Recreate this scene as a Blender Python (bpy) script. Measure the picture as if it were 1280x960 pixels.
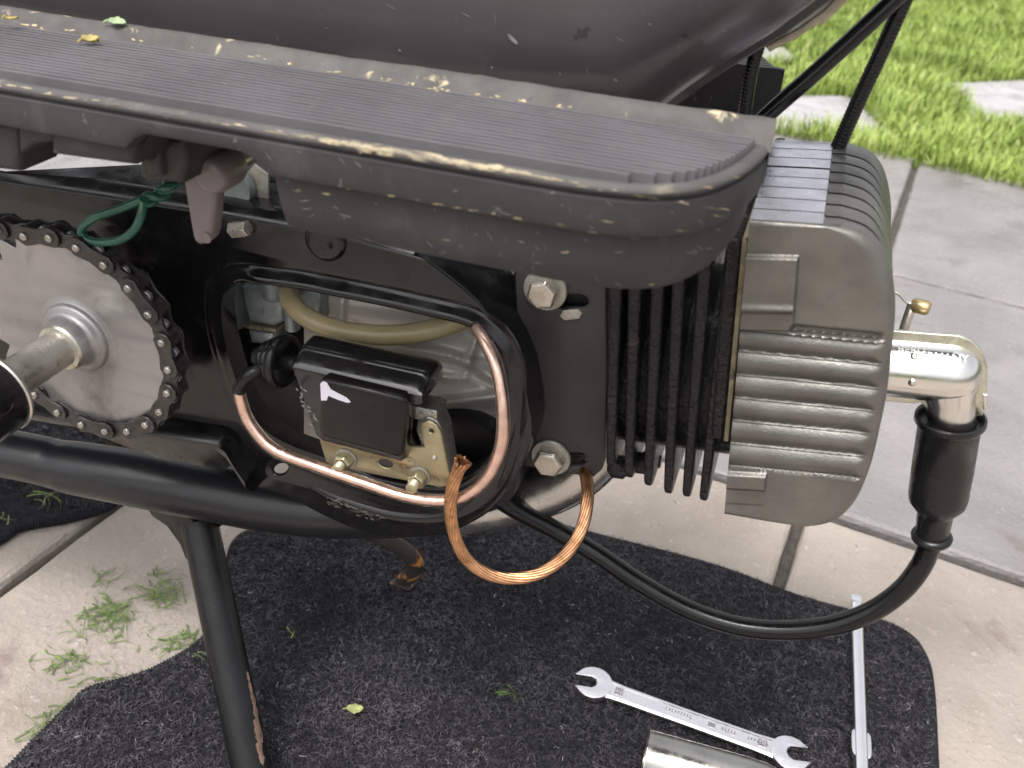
import bpy, bmesh, math, random
import numpy as np
from mathutils import Vector, Matrix
random.seed(7); rng = np.random.default_rng(7)
for o in list(bpy.data.objects): bpy.data.objects.remove(o)
scene = bpy.context.scene
COL = scene.collection
# ------------------------------------------------------------------ camera
F = 1150.0                      # focal length in photo pixels (1280 wide)
H = 0.485                       # lens height above the paving
_vy = Vector((452, -715, F)).normalized()          # far direction of the moped's cross axis, camera coords (x right, y down, z fwd)
_h = Vector((1, .0964, 0))
_dz = _h.cross(_vy).normalized()
if _dz.y > 0: _dz = -_dz
_dx = _vy.cross(_dz)
AX = (_dx, _vy, _dz)
CAM = Vector((0, 0, H))
cd = bpy.data.cameras.new('camera'); cam = bpy.data.objects.new('camera', cd); COL.objects.link(cam)
rx = Vector([a.x for a in AX]); ry = -Vector([a.y for a in AX]); rz = -Vector([a.z for a in AX])
cam.matrix_world = Matrix((( rx.x, ry.x, rz.x, CAM.x), (rx.y, ry.y, rz.y, CAM.y), (rx.z, ry.z, rz.z, CAM.z), (0, 0, 0, 1)))
cd.sensor_fit = 'HORIZONTAL'; cd.sensor_width = 36; cd.lens = 36 * F / 1280
cd.clip_start = 0.02; cd.clip_end = 500
cd.dof.use_dof = True; cd.dof.focus_distance = 0.43; cd.dof.aperture_fstop = 15
scene.camera = cam
# ------------------------------------------------------------------ light
SUN_EL, SUN_AZ = 68.0, 205.0    # azimuth measured from +Y clockwise seen from above
w = bpy.data.worlds.new('World'); scene.world = w; w.use_nodes = True
nt = w.node_tree; bg = nt.nodes['Background']
sky = nt.nodes.new('ShaderNodeTexSky'); sky.sky_type = 'NISHITA'; sky.sun_disc = False
sky.sun_elevation = math.radians(SUN_EL); sky.sun_rotation = math.radians(SUN_AZ)
sky.air_density = 1.0; sky.dust_density = 6.0; sky.ozone_density = 1.0
hs = nt.nodes.new('ShaderNodeHueSaturation'); hs.inputs['Saturation'].default_value = 0.22
nt.links.new(sky.outputs[0], hs.inputs['Color']); nt.links.new(hs.outputs[0], bg.inputs['Color'])
bg.inputs['Strength'].default_value = 0.15
sl = bpy.data.lights.new('sun', 'SUN'); sl.energy = 0.85; sl.angle = math.radians(13); sl.color = (1, .985, .97)
so = bpy.data.objects.new('sun', sl); COL.objects.link(so)
_e, _a = math.radians(SUN_EL), math.radians(SUN_AZ)
sdir = Vector((math.cos(_e) * math.sin(_a), math.cos(_e) * math.cos(_a), math.sin(_e)))
so.rotation_euler = sdir.to_track_quat('Z', 'Y').to_euler(); so.location = sdir * 5
vs = scene.view_settings; vs.view_transform = 'Standard'; vs.look = 'None'; vs.exposure = 1.1; vs.gamma = 1.0
vs.use_curve_mapping = False
# ------------------------------------------------------------------ pixel helpers
def ray(px, py):
    c = Vector((px - 640, py - 480, F)); return Vector((AX[0].dot(c), AX[1].dot(c), AX[2].dot(c)))
def P(px, py, Y):
    r = ray(px, py); return CAM + r * (Y / r.y)
def G(px, py, z=0.0):
    r = ray(px, py); return CAM + r * ((z - H) / r.z)
def onplane(px, py, p0, n):
    r = ray(px, py); return CAM + r * ((p0 - CAM).dot(n) / r.dot(n))
def toc(p):
    d = p - CAM; return AX[0] * d.x + AX[1] * d.y + AX[2] * d.z
def px_of(p):
    c = toc(p); return 640 + F * c.x / c.z, 480 + F * c.y / c.z
def M_(pxs, p):                 # metres that pxs photo pixels span at point p
    return pxs * toc(p).z / F
# ------------------------------------------------------------------ mesh helpers
def catmull(pts, n=8, closed=False):
    pts = [Vector(p) for p in pts]; out = []; m = len(pts)
    rngk = range(m if closed else m - 1)
    for i in rngk:
        if closed: a, b, c, d = pts[(i-1) % m], pts[i], pts[(i+1) % m], pts[(i+2) % m]
        else: a, b, c, d = pts[max(i-1, 0)], pts[i], pts[i+1], pts[min(i+2, m-1)]
        for k in range(n):
            t = k / n
            out.append(.5 * ((2*b) + (c-a)*t + (2*a-5*b+4*c-d)*t*t + (3*b-a-3*c+d)*t**3))
    if not closed: out.append(pts[-1])
    return out
def resample(pts, n, closed=False):
    q = pts + [pts[0]] if closed else pts
    L = [0]
    for a, b in zip(q, q[1:]): L.append(L[-1] + (b - a).length)
    out = []; j = 0
    for i in range(n):
        s = L[-1] * i / (n if closed else n - 1)
        while j < len(L) - 2 and L[j+1] < s: j += 1
        t = (s - L[j]) / max(L[j+1] - L[j], 1e-9); out.append(q[j].lerp(q[j+1], min(t, 1)))
    return out
def sstep(a, b, x): t = min(max((x - a) / (b - a), 0), 1); return t*t*(3-2*t)
class MB:
    def __init__(s): s.v = []; s.f = []; s.m = []
    def add(s, v, f, m=0):
        b = len(s.v); s.v += [tuple(p) for p in v]; s.f += [tuple(b + i for i in q) for q in f]; s.m += [m] * len(f)
    def grid(s, rows, cu=False, cv=False, m=0):
        nr, nc = len(rows), len(rows[0]); f = []
        for i in range(nr if cv else nr - 1):
            for j in range(nc if cu else nc - 1):
                i2, j2 = (i+1) % nr, (j+1) % nc
                f.append((i*nc+j, i*nc+j2, i2*nc+j2, i2*nc+j))
        s.add([p for r in rows for p in r], f, m)
    def cap(s, ring, m=0): s.add(ring, [tuple(range(len(ring)))], m)
    def tube(s, pts, r, n=12, caps=True, m=0, flat=1.0, up=None):
        pts = [Vector(p) for p in pts]; k = len(pts); rows = []
        t0 = (pts[1] - pts[0]).normalized()
        u = up or (Vector((0, 0, 1)) if abs(t0.z) < .9 else Vector((1, 0, 0)))
        u = (u - t0 * u.dot(t0)).normalized()
        for i, p in enumerate(pts):
            t = (pts[min(i+1, k-1)] - pts[max(i-1, 0)]).normalized()
            u = (u - t * u.dot(t)).normalized(); b = t.cross(u)
            rr = r(i / (k - 1)) if callable(r) else (r[i] if isinstance(r, (list, tuple)) else r)
            rows.append([p + (u * math.cos(a) + b * math.sin(a) * flat) * rr for a in [2*math.pi*j/n for j in range(n)]])
        s.grid(rows, cu=True, m=m)
        if caps: s.cap(rows[0][::-1], m); s.cap(rows[-1], m)
    def lathe(s, o, axis, prof, n=32, m=0, caps=True, up=None):
        o = Vector(o); a = Vector(axis).normalized()
        u = up or (Vector((0, 0, 1)) if abs(a.z) < .9 else Vector((1, 0, 0)))
        u = (u - a * u.dot(a)).normalized(); b = a.cross(u)
        rows = [[o + a * t + (u * math.cos(q) + b * math.sin(q)) * r for q in [2*math.pi*j/n for j in range(n)]] for t, r in prof]
        s.grid(rows, cu=True, m=m)
        if caps: s.cap(rows[0][::-1], m); s.cap(rows[-1], m)
    def prism(s, ring, vec, m=0):
        ring = [Vector(p) for p in ring]; vec = Vector(vec); n = len(ring)
        s.add(ring + [p + vec for p in ring], [tuple(range(n))[::-1], tuple(range(n, 2*n))] + [(i, (i+1) % n, n+(i+1) % n, n+i) for i in range(n)], m)
    def box(s, c, x, y, z, m=0):
        c, x, y, z = map(Vector, (c, x, y, z)); s.prism([c-x-y-z, c+x-y-z, c+x+y-z, c-x+y-z], 2*z, m)
    def mesh(s, me, m=0):
        s.add([v.co for v in me.vertices], [tuple(p.vertices) for p in me.polygons], m)
    def build(s, name, mats, parent=None, smooth=40, bevel=0, seg=2):
        me = bpy.data.meshes.new(name); me.from_pydata(s.v, [], s.f)
        mats = mats if isinstance(mats, (list, tuple)) else [mats]
        for q in mats: me.materials.append(q)
        me.polygons.foreach_set('material_index', s.m)
        bm = bmesh.new(); bm.from_mesh(me); bmesh.ops.remove_doubles(bm, verts=bm.verts, dist=1e-6)
        bmesh.ops.recalc_face_normals(bm, faces=bm.faces); bm.to_mesh(me); bm.free()
        if smooth:
            me.polygons.foreach_set('use_smooth', [True] * len(me.polygons)); me.set_sharp_from_angle(angle=math.radians(smooth))
        return obj(name, me, parent, bevel, seg)
def obj(name, me, parent=None, bevel=0, seg=2):
    o = bpy.data.objects.new(name, me); COL.objects.link(o)
    if parent: attach(o, parent)
    if bevel:
        b = o.modifiers.new('bevel', 'BEVEL'); b.width = bevel; b.segments = seg; b.limit_method = 'ANGLE'; b.angle_limit = math.radians(35)
    return o
WORLD = {}
def attach(o, parent):
    o.parent = parent
    o.matrix_parent_inverse = Matrix.Translation(-WORLD.get(parent.name, Vector((0, 0, 0))))
def thing(name, loc, label, cat, group=None):
    o = bpy.data.objects.new(name, None); COL.objects.link(o); o.location = loc; o.empty_display_size = .03
    WORLD[o.name] = Vector(loc); tag(o, label, cat, group); return o
def tag(o, label=None, cat=None, group=None, kind=None):
    for k, v in (('label', label), ('category', cat), ('group', group), ('kind', kind)):
        if v: o[k] = v
    return o
def curve_fill(outlines, thick, bev, res=2):
    """filled 2-D outlines (first outer, then holes) with a rounded edge; local z is the thickness"""
    cu = bpy.data.curves.new('tmp', 'CURVE'); cu.dimensions = '2D'; cu.fill_mode = 'BOTH'
    cu.extrude = max(thick / 2 - bev, 0); cu.bevel_depth = bev; cu.bevel_resolution = res; cu.offset = -bev
    for ol in outlines:
        sp = cu.splines.new('POLY'); sp.points.add(len(ol) - 1); sp.use_cyclic_u = True
        for q, (x, y) in zip(sp.points, ol): q.co = (x, y, 0, 1)
    ob = bpy.data.objects.new('tmp', cu); COL.objects.link(ob)
    me = bpy.data.meshes.new_from_object(ob.evaluated_get(bpy.context.evaluated_depsgraph_get()))
    bpy.data.objects.remove(ob); bpy.data.curves.remove(cu); return me
def xz(pxs, Y): return [(P(x, y, Y).x, P(x, y, Y).z) for x, y in pxs]
def plate_into(mb, outlines, y0, y1, bev, m=0):
    """outlines in world XZ, slab between Y=y0 (near) and y1"""
    me = curve_fill(outlines, y1 - y0, bev); ym = (y0 + y1) / 2
    for v in me.vertices: x, y, z = v.co; v.co = (x, ym - z, y)
    mb.mesh(me, m); bpy.data.meshes.remove(me)
def plate(name, pxs, y0, y1, bev, mat, parent, holes=(), sm=0, ref=None):
    mb = MB(); ref = y0 if ref is None else ref
    o = xz(pxs, ref)
    if sm: o = [(p.x, p.y) for p in catmull([Vector((x, z, 0)) for x, z in o], sm, True)]
    plate_into(mb, [o] + [xz(h, ref) for h in holes], y0, y1, bev)
    return mb.build(name, mat, parent, 35)
def offset2(pts, d):            # closed XZ polyline grown outward by d
    n = len(pts); A = sum(pts[i][0]*pts[(i+1) % n][1] - pts[(i+1) % n][0]*pts[i][1] for i in range(n)); sg = 1 if A > 0 else -1
    out = []
    for i in range(n):
        a, b = pts[i-1], pts[(i+1) % n]; tx, tz = b[0]-a[0], b[1]-a[1]; L = math.hypot(tx, tz) or 1
        out.append((pts[i][0] + sg*d*tz/L, pts[i][1] - sg*d*tx/L))
    return out
def fast_mesh(name, V, Q, mat, parent=None, col=None):
    me = bpy.data.meshes.new(name); V = np.asarray(V, np.float32); Q = np.asarray(Q, np.int32); k = Q.shape[1]
    me.vertices.add(len(V)); me.vertices.foreach_set('co', V.ravel())
    me.loops.add(Q.size); me.loops.foreach_set('vertex_index', Q.ravel())
    me.polygons.add(len(Q)); me.polygons.foreach_set('loop_start', np.arange(0, Q.size, k, dtype=np.int32))
    me.update(calc_edges=True)
    if col is not None:
        at = me.attributes.new('shade', 'FLOAT', 'POINT'); at.data.foreach_set('value', np.asarray(col, np.float32))
    me.materials.append(mat); me.polygons.foreach_set('use_smooth', np.ones(len(Q), bool))
    return obj(name, me, parent)
# ------------------------------------------------------------------ materials
def mat(name, col, rough=.5, metal=0., var=.12, scale=30, bump=0., bscale=300, layers=(), coat=0., spec=.5, rvar=.1, trans=0, ior=1.45, attr=None, sss=0, bdist=.0004, tint=False, aniso=0):
    """layers: (colour, roughness, metallic, noise scale, low, high, stretch) laid over the base where noise passes the ramp"""
    m = bpy.data.materials.new(name); m.use_nodes = True; t = m.node_tree; N, L = t.nodes, t.links
    b = N['Principled BSDF']; geo = N.new('ShaderNodeNewGeometry')
    def noise(sc, det=5, st=(1, 1, 1), dist=0, rough=.55):
        mp = N.new('ShaderNodeMapping'); mp.inputs['Scale'].default_value = st; L.new(geo.outputs['Position'], mp.inputs[0])
        n = N.new('ShaderNodeTexNoise'); n.inputs['Scale'].default_value = sc; n.inputs['Detail'].default_value = det; n.inputs['Distortion'].default_value = dist
        n.inputs['Roughness'].default_value = rough
        L.new(mp.outputs[0], n.inputs['Vector']); return n.outputs['Fac']
    def ramp(src, lo, hi):
        r = N.new('ShaderNodeMapRange'); r.inputs[1].default_value = lo; r.inputs[2].default_value = hi; r.interpolation_type = 'SMOOTHSTEP'; L.new(src, r.inputs[0]); return r.outputs[0]
    def mix(f, a, c, data='RGBA'):
        x = N.new('ShaderNodeMix'); x.data_type = data
        ia, ib = (6, 7) if data == 'RGBA' else (2, 3); oo = 2 if data == 'RGBA' else 0
        L.new(f, x.inputs[0])
        for i, s in ((ia, a), (ib, c)):
            if hasattr(s, 'links'): L.new(s, x.inputs[i])
            else: x.inputs[i].default_value = (*s, 1) if data == 'RGBA' else s
        return x.outputs[oo]
    c1 = tuple(min(1, q * (1 - var)) for q in col); c2 = tuple(min(1, q * (1 + var)) for q in col)
    colr = mix(ramp(noise(scale), .3, .7), c1, c2)
    if attr:
        a = N.new('ShaderNodeAttribute'); a.attribute_name = 'shade'; rp = N.new('ShaderNodeValToRGB'); e = rp.color_ramp.elements
        e[0].position = attr[0][0]; e[0].color = (*attr[0][1], 1); e[1].position = attr[-1][0]; e[1].color = (*attr[-1][1], 1)
        for p, c in attr[1:-1]: q = e.new(p); q.color = (*c, 1)
        L.new(a.outputs['Fac'], rp.inputs[0]); colr = rp.outputs[0]
    if tint:
        oi = N.new('ShaderNodeObjectInfo'); mm = N.new('ShaderNodeMix'); mm.data_type = 'RGBA'; mm.blend_type = 'MULTIPLY'; mm.inputs[0].default_value = 1
        L.new(colr, mm.inputs[6]); L.new(oi.outputs['Color'], mm.inputs[7]); colr = mm.outputs[2]
    ro = mix(ramp(noise(scale * 2.3), .3, .7), max(rough - rvar, .02), min(rough + rvar, 1), 'FLOAT'); me_ = None
    for ly in layers:
        lc, lr, lm, ls, lo, hi = ly[:6]; st = ly[6] if len(ly) > 6 else (1, 1, 1)
        k = ramp(noise(ls, 8, st, .4, .62), lo, hi)
        colr = mix(k, colr, lc); ro = mix(k, ro, lr, 'FLOAT'); me_ = mix(k, metal if me_ is None else me_, lm, 'FLOAT')
    L.new(colr, b.inputs['Base Color']); L.new(ro, b.inputs['Roughness'])
    if me_ is not None: L.new(me_, b.inputs['Metallic'])
    else: b.inputs['Metallic'].default_value = metal
    b.inputs['IOR'].default_value = ior; b.inputs['Coat Weight'].default_value = coat; b.inputs['Coat Roughness'].default_value = .12
    b.inputs['Specular IOR Level'].default_value = spec; b.inputs['Transmission Weight'].default_value = trans
    if sss: b.inputs['Subsurface Weight'].default_value = sss; b.inputs['Subsurface Radius'].default_value = (.004, .003, .001); b.inputs['Subsurface Scale'].default_value = 1
    if bump:
        bp = N.new('ShaderNodeBump'); bp.inputs['Strength'].default_value = bump; bp.inputs['Distance'].default_value = bdist
        L.new(noise(bscale, 6), bp.inputs['Height']); L.new(bp.outputs[0], b.inputs['Normal'])
    return m
DUST = (.42, .36, .24)
m_rubber = mat('footboard_rubber', (.036, .033, .034), .6, var=.15, scale=25, bump=.5, bscale=700, layers=[((.07, .065, .064), .75, 0, 45, .54, .78), (DUST, .85, 0, 160, .735, .78), ((.2, .19, .18), .6, 0, 500, .70, .75), ((.11, .10, .095), .6, 0, 38, .66, .685, (5, 2, 2))], spec=.4)
m_tread = mat('tread_rubber', (.10, .094, .099), .55, var=.14, scale=20, bump=.3, bscale=900, layers=[((.13, .12, .112), .7, 0, 150, .56, .78), ((.03, .03, .03), .5, 0, 260, .68, .72), ((.2, .19, .17), .8, 0, 600, .69, .73)], spec=.4)
m_lip = mat('worn_rubber_lip', (.078, .071, .067), .68, var=.2, scale=60, bump=.7, bscale=800, layers=[(DUST, .9, 0, 75, .60, .68), ((.05, .045, .042), .6, 0, 300, .62, .7)], spec=.35)
m_border = mat('dusty_rubber_border', (.078, .072, .069), .7, var=.15, scale=40, bump=.4, bscale=900, layers=[((.48, .41, .28), .9, 0, 9, .52, .60, (1, .3, .3)), ((.06, .055, .05), .6, 0, 260, .64, .7)], spec=.35)
m_scuff = mat('pale_scuffed_rubber', (.36, .30, .2), .85, var=.2, scale=60, bump=.4, bscale=900, layers=[((.10, .09, .08), .7, 0, 70, .46, .60, (.4, 2, 2)), ((.2, .17, .13), .8, 0, 300, .5, .65)], spec=.3)
m_body = mat('satin_body_paint', (.062, .057, .060), .25, var=.10, scale=14, bump=.12, bscale=120, layers=[((.12, .11, .108), .6, 0, 30, .60, .85), ((.03, .026, .025), .3, 0, 38, .70, .73), ((.45, .42, .4), .5, 0, 130, .80, .82)], rvar=.06)
m_black = mat('gloss_black_enamel', (.007, .0065, .0072), .2, var=.2, scale=40, bump=.25, bscale=90, bdist=.0003, coat=.2, layers=[((.05, .045, .042), .6, 0, 900, .72, .76), ((.018, .017, .017), .4, 0, 60, .60, .8)])
m_satin = mat('satin_black_enamel', (.014, .013, .0135), .42, var=.2, scale=30, bump=.3, bscale=500, layers=[((.08, .07, .065), .7, 0, 700, .70, .76)])
m_lug = mat('painted_lug', (.034, .0315, .032), .5, var=.15, scale=30, bump=.4, bscale=600, layers=[((.12, .11, .10), .7, 0, 900, .68, .74)])
m_worn = mat('scuffed_black_enamel', (.013, .012, .012), .28, var=.2, scale=40, bump=.3, bscale=90, coat=.2, layers=[((.30, .27, .22), .7, 0, 150, .58, .66)])
m_exh = mat('matt_black_exhaust', (.016, .0155, .0175), .31, var=.12, scale=25, bump=.25, bscale=900, rvar=.04)
m_head = mat('blasted_alloy', (.165, .156, .142), .42, .75, var=.2, scale=35, bump=.6, bscale=1000, bdist=.0003, layers=[((.10, .09, .08), .6, .5, 45, .54, .78), ((.22, .195, .135), .5, .7, 28, .58, .8), ((.5, .46, .36), .35, .9, 800, .69, .74)])
m_pad = mat('milled_alloy', (.58, .56, .60), .30, .9, var=.08, scale=60, bump=.15, bscale=600, layers=[((.4, .38, .4), .5, .8, 90, .55, .8)])
m_groove = mat('painted_groove_shade', (.022, .02, .018), .8, .0, spec=.2)  # shade inside the head slots, painted as near-black walls and floors
m_cyl = mat('oily_black_iron', (.009, .0085, .009), .17, .0, var=.3, scale=60, bump=1.0, bscale=520, bdist=.002, coat=.15, spec=.35, layers=[((.06, .042, .034), .6, 0, 60, .60, .75)])
m_gask = mat('brass_gasket', (.24, .21, .14), .55, .6, var=.25, scale=120, layers=[((.05, .04, .03), .6, .2, 150, .55, .65)])
m_sprock = mat('zinc_chainwheel', (.36, .345, .345), .40, .8, var=.1, scale=18, bump=.25, bscale=700, layers=[((.17, .15, .14), .6, .5, 26, .50, .74), ((.30, .27, .24), .55, .5, 120, .60, .75), ((.06, .04, .03), .7, .1, 260, .735, .76)])
m_steel = mat('worn_steel', (.58, .55, .49), .34, .9, var=.15, scale=50, bump=.3, bscale=700, layers=[((.22, .19, .14), .55, .6, 110, .58, .75), ((.05, .04, .03), .7, .1, 420, .69, .72)])
m_link = mat('oily_chain_plate', (.045, .04, .04), .36, .55, var=.25, scale=300, bump=.5, bscale=900, coat=.3)
m_pin = mat('bright_pin', (.36, .34, .31), .32, .9, var=.2, scale=500)
m_zinc = mat('zinc_bolt', (.56, .52, .46), .36, .9, var=.14, scale=200, bump=.5, bscale=1100, layers=[((.25, .22, .17), .6, .5, 350, .58, .72)])
m_wash = mat('dull_washer', (.42, .40, .36), .5, .7, var=.14, scale=200, bump=.3, bscale=1100)
m_gold = mat('yellow_zinc_bracket', (.40, .355, .235), .36, .9, var=.14, scale=60, bump=.3, bscale=900, layers=[((.36, .31, .2), .5, .7, 180, .55, .75)])
m_yz = mat('yellowed_zinc_nut', (.46, .42, .28), .36, .9, var=.14, scale=200, bump=.4, bscale=1100)
m_lam = mat('laminated_iron', (.36, .35, .32), .36, .9, var=.25, scale=900, bump=.8, bscale=900, layers=[((.08, .075, .07), .5, .5, 500, .56, .66)])
m_coil = mat('glossy_coil_plastic', (.011, .010, .011), .13, var=.2, scale=60, bump=.12, bscale=150, coat=.4, layers=[((.25, .24, .22), .5, 0, 330, .745, .765)])
m_panel = mat('coil_panel_plastic', (.010, .0085, .008), .1, var=.2, scale=60, bump=.12, bscale=120, coat=0, spec=.35, layers=[((.2, .19, .18), .5, 0, 400, .74, .76)])
m_emb = mat('raised_coil_mark', (.22, .21, .2), .3)
m_reflect = mat('painted_sky_reflection', (.62, .58, .66), .4, var=.05)  # lavender of the sky's reflection, put into a flat colour
m_brub = mat('black_rubber', (.009, .009, .0095), .27, spec=.42, var=.15, scale=60, bump=.25, bscale=700)
m_lead = mat('ignition_lead', (.006, .006, .0065), .2, spec=.4, var=.15, scale=60, bump=.15, bscale=600)
m_cop = mat('copper_wire', (.93, .66, .55), .36, 1., var=.12, scale=200)
m_copb = mat('tarnished_copper_strand', (.56, .31, .17), .40, 1., var=.25, scale=160, layers=[((.3, .14, .05), .5, .9, 200, .55, .7)])
m_jack = mat('clear_jacket', (.95, .9, .89), .06, trans=1., ior=1.22, var=.02, rvar=.02)
m_cap = mat('plated_plug_cap', (.74, .72, .69), .20, 1., var=.06, scale=40, bump=.1, bscale=300, rvar=.06)
m_capt = mat('embossed_plating', (.62, .6, .57), .42, 1., var=.06, scale=40)
m_capf = mat('yellowish_cap_seam', (.62, .6, .5), .34, 1., var=.1, scale=200)
m_brass = mat('brass_barrel', (.5, .38, .2), .4, .9, var=.2, scale=300)
m_green = mat('green_wire', (.018, .085, .055), .3, var=.1, scale=90, coat=.2)
m_lever = mat('grey_brown_plastic', (.165, .135, .137), .33, var=.05, scale=60, bump=.12, bscale=800, rvar=.05)
m_hose = mat('aged_fuel_hose', (.33, .27, .15), .33, var=.12, scale=60, sss=.15, rvar=.05)
m_carb = mat('carburettor_zinc', (.26, .29, .29), .45, .55, var=.15, scale=90, bump=.6, bscale=700, layers=[((.42, .44, .43), .4, .7, 90, .56, .75)])
m_case = mat('crankcase_alloy', (.55, .52, .48), .46, .35, var=.1, scale=30, bump=.5, bscale=1200, layers=[((.2, .18, .15), .6, .5, 50, .58, .78)])
m_chrome = mat('blued_header_pipe', (.48, .46, .44), .24, .95, var=.12, scale=30, layers=[((.35, .29, .22), .5, .6, 90, .60, .75)])
m_rust = mat('rusty_steel', (.045, .038, .034), .6, .2, var=.2, scale=60, bump=.6, bscale=500, layers=[((.40, .17, .04), .85, 0, 70, .54, .62), ((.32, .26, .2), .8, 0, 110, .62, .7)])
m_leg = mat('stand_enamel', (.008, .0078, .0085), .34, spec=.35, var=.2, scale=40, bump=.35, bscale=350, layers=[((.20, .13, .09), .8, .1, 38, .68, .72)])
m_rustlip = mat('bared_rusty_edge', (.17, .11, .08), .75, .1, var=.3, scale=150, bump=.6, bscale=500)
m_mat = mat('felt_backing', (.018, .017, .02), .95, var=.4, scale=220, spec=.15, bump=.8, bscale=500, bdist=.002)
m_fib = mat('felt_fibre', (.03, .028, .032), .85, spec=.2, attr=[(0, (.013, .0122, .0135)), (.40, (.036, .0335, .0365)), (.84, (.12, .113, .12)), (1, (.30, .29, .29))])
m_bind = mat('stitched_binding', (.014, .014, .019), .85, var=.3, scale=500, spec=.25)
m_paver = mat('concrete_paver', (.30, .263, .232), .78, var=.13, scale=9, bump=1., bscale=190, bdist=.002, tint=True, rvar=.08,
              layers=[((.25, .208, .175), .75, 0, 13, .50, .74), ((.38, .335, .295), .8, 0, 190, .58, .70), ((.165, .13, .11), .8, 0, 210, .655, .70), ((.09, .075, .065), .8, 0, 130, .735, .76), ((.19, .145, .125), .6, 0, 6, .62, .72)])
m_damp = mat('damp_concrete_paver', (.20, .183, .178), .34, var=.16, scale=7, bump=.9, bscale=200, bdist=.0016, tint=True, rvar=.16, layers=[((.145, .13, .126), .22, 0, 9, .48, .72), ((.25, .23, .225), .5, 0, 190, .58, .70), ((.11, .09, .085), .5, 0, 210, .655, .70), ((.14, .11, .10), .3, 0, 5, .6, .72)])
m_joint = mat('sandy_joint', (.075, .065, .055), .95, var=.35, scale=160, bump=1, bscale=500, bdist=.002)
m_stone = mat('stepping_stone', (.33, .315, .32), .45, var=.1, scale=20, bump=.6, bscale=200, layers=[((.2, .185, .18), .5, 0, 14, .48, .7), ((.12, .11, .09), .7, 0, 60, .6, .7)])
m_soil = mat('lawn_soil', (.07, .085, .03), .95, var=.3, scale=30, bump=1, bscale=120, bdist=.006)
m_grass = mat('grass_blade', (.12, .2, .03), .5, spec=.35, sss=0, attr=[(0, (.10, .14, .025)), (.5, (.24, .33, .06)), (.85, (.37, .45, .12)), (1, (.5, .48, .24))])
m_clip = mat('cut_grass', (.12, .18, .05), .6, attr=[(0, (.035, .06, .012)), (.5, (.10, .16, .035)), (.8, (.20, .24, .08)), (1, (.28, .23, .12))])
m_leafy = mat('yellow_leaf', (.33, .265, .08), .6, var=.25, scale=300)
m_leafg = mat('pale_green_leaf', (.22, .29, .15), .55, var=.2, scale=300)
m_leafm = mat('yellow_green_leaf', (.29, .31, .12), .6, var=.2, scale=300)
m_wren = mat('satin_chrome', (.82, .79, .80), .26, 1., var=.04, scale=90, bump=.15, bscale=500, rvar=.08)
m_wrec = mat('stamped_recess', (.34, .32, .33), .4, 1., var=.1, scale=300)
m_drive = mat('polished_shaft', (.85, .83, .83), .14, 1., var=.03, scale=60, rvar=.03)
m_tubet = mat('worn_tube_plating', (.34, .325, .30), .27, 1., var=.12, scale=50, bump=.2, bscale=500, layers=[((.26, .24, .2), .45, .8, 90, .58, .76), ((.06, .05, .04), .7, .2, 500, .71, .74)])
m_grip = mat('screwdriver_grip', (.03, .03, .032), .4)
m_panelg = mat('green_tinted_plastic', (.05, .105, .08), .35, var=.2, scale=80, layers=[((.2, .26, .22), .6, 0, 900, .66, .72)])
m_shade = mat('dull_dark_plastic', (.03, .027, .026), .6, var=.2, scale=40, bump=.4, bscale=400)
m_strap = mat('pale_seam_edge', (.38, .33, .25), .45, .5, var=.25, scale=100)
m_dustf = mat('yellow_dust', (.36, .30, .19), .9, var=.3, scale=300, spec=.2)
m_barem = mat('bared_metal_scuff', (.10, .092, .08), .6, .3, var=.3, scale=200)
m_scr = mat('pale_scratch', (.24, .22, .21), .6, var=.2, scale=200)
m_stain = mat('oily_stain', (.035, .031, .031), .4, var=.2, scale=200)
# ================================================================== SETTING
YAW = math.radians(-7.1); EX = Vector((math.cos(YAW), math.sin(YAW), 0)); EY = Vector((-math.sin(YAW), math.cos(YAW), 0))
O0 = G(972, 735)                                    # a point on the joint seen in front of the cylinder
O1 = G(1170, 688)                                   # a point on the cross joint behind it
A0 = O0.dot(EX); B0 = O1.dot(EY); PX, PY = .473, .522
def W2(a, b, z=0.): v = EX * a + EY * b; return Vector((v.x, v.y, z))
def slab_mesh(sx, sy, th, seed, name):
    r = random.Random(seed); mb = MB(); n = 26; rows = []
    def ring(ins, z, jit):
        out = []
        for k in range(4):
            c = [(-1, -1), (1, -1), (1, 1), (-1, 1)]; a, b = c[k], c[(k+1) % 4]
            for i in range(n):
                t = i / n; x = a[0] + (b[0]-a[0]) * t; y = a[1] + (b[1]-a[1]) * t
                j = ins + r.uniform(0, jit); out.append(Vector((x*(sx/2-j), y*(sy/2-j), z)))
        return out
    rows = [ring(0, -th, 0), ring(0, -.005, .0008), ring(.0012, -.0015, .0012), ring(.004, 0, .0016)]
    mb.grid(rows, cu=True); mb.cap(rows[-1])
    me = bpy.data.meshes.new(name); me.from_pydata(mb.v, [], mb.f); me.materials.append(m_paver); me.update()
    return me
pv = [slab_mesh(PX - .0085, PY - .0085, .04, s, 'paver') for s in (1, 2, 3, 4)]
pd = []
for q in pv: c = q.copy(); c.materials[0] = m_damp; pd.append(c)
gm = MB(); gm.add([(-60, -60, -.045), (60, -60, -.045), (60, 60, -.045), (-60, 60, -.045)], [(0, 1, 2, 3)])
tag(gm.build('ground', m_soil, smooth=0), 'bare soil under the garden', None, None, 'structure')
patio = MB(); LAWN_B = B0 + 2 * PY - .03
patio.add([W2(A0 - 4, -1.5, -.011), W2(A0 + 4, -1.5, -.011), W2(A0 + 4, LAWN_B, -.011), W2(A0 - 4, LAWN_B, -.011)], [(0, 1, 2, 3)])
pat = patio.build('patio', m_joint, smooth=0); tag(pat, None, None, None, 'structure')
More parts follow.
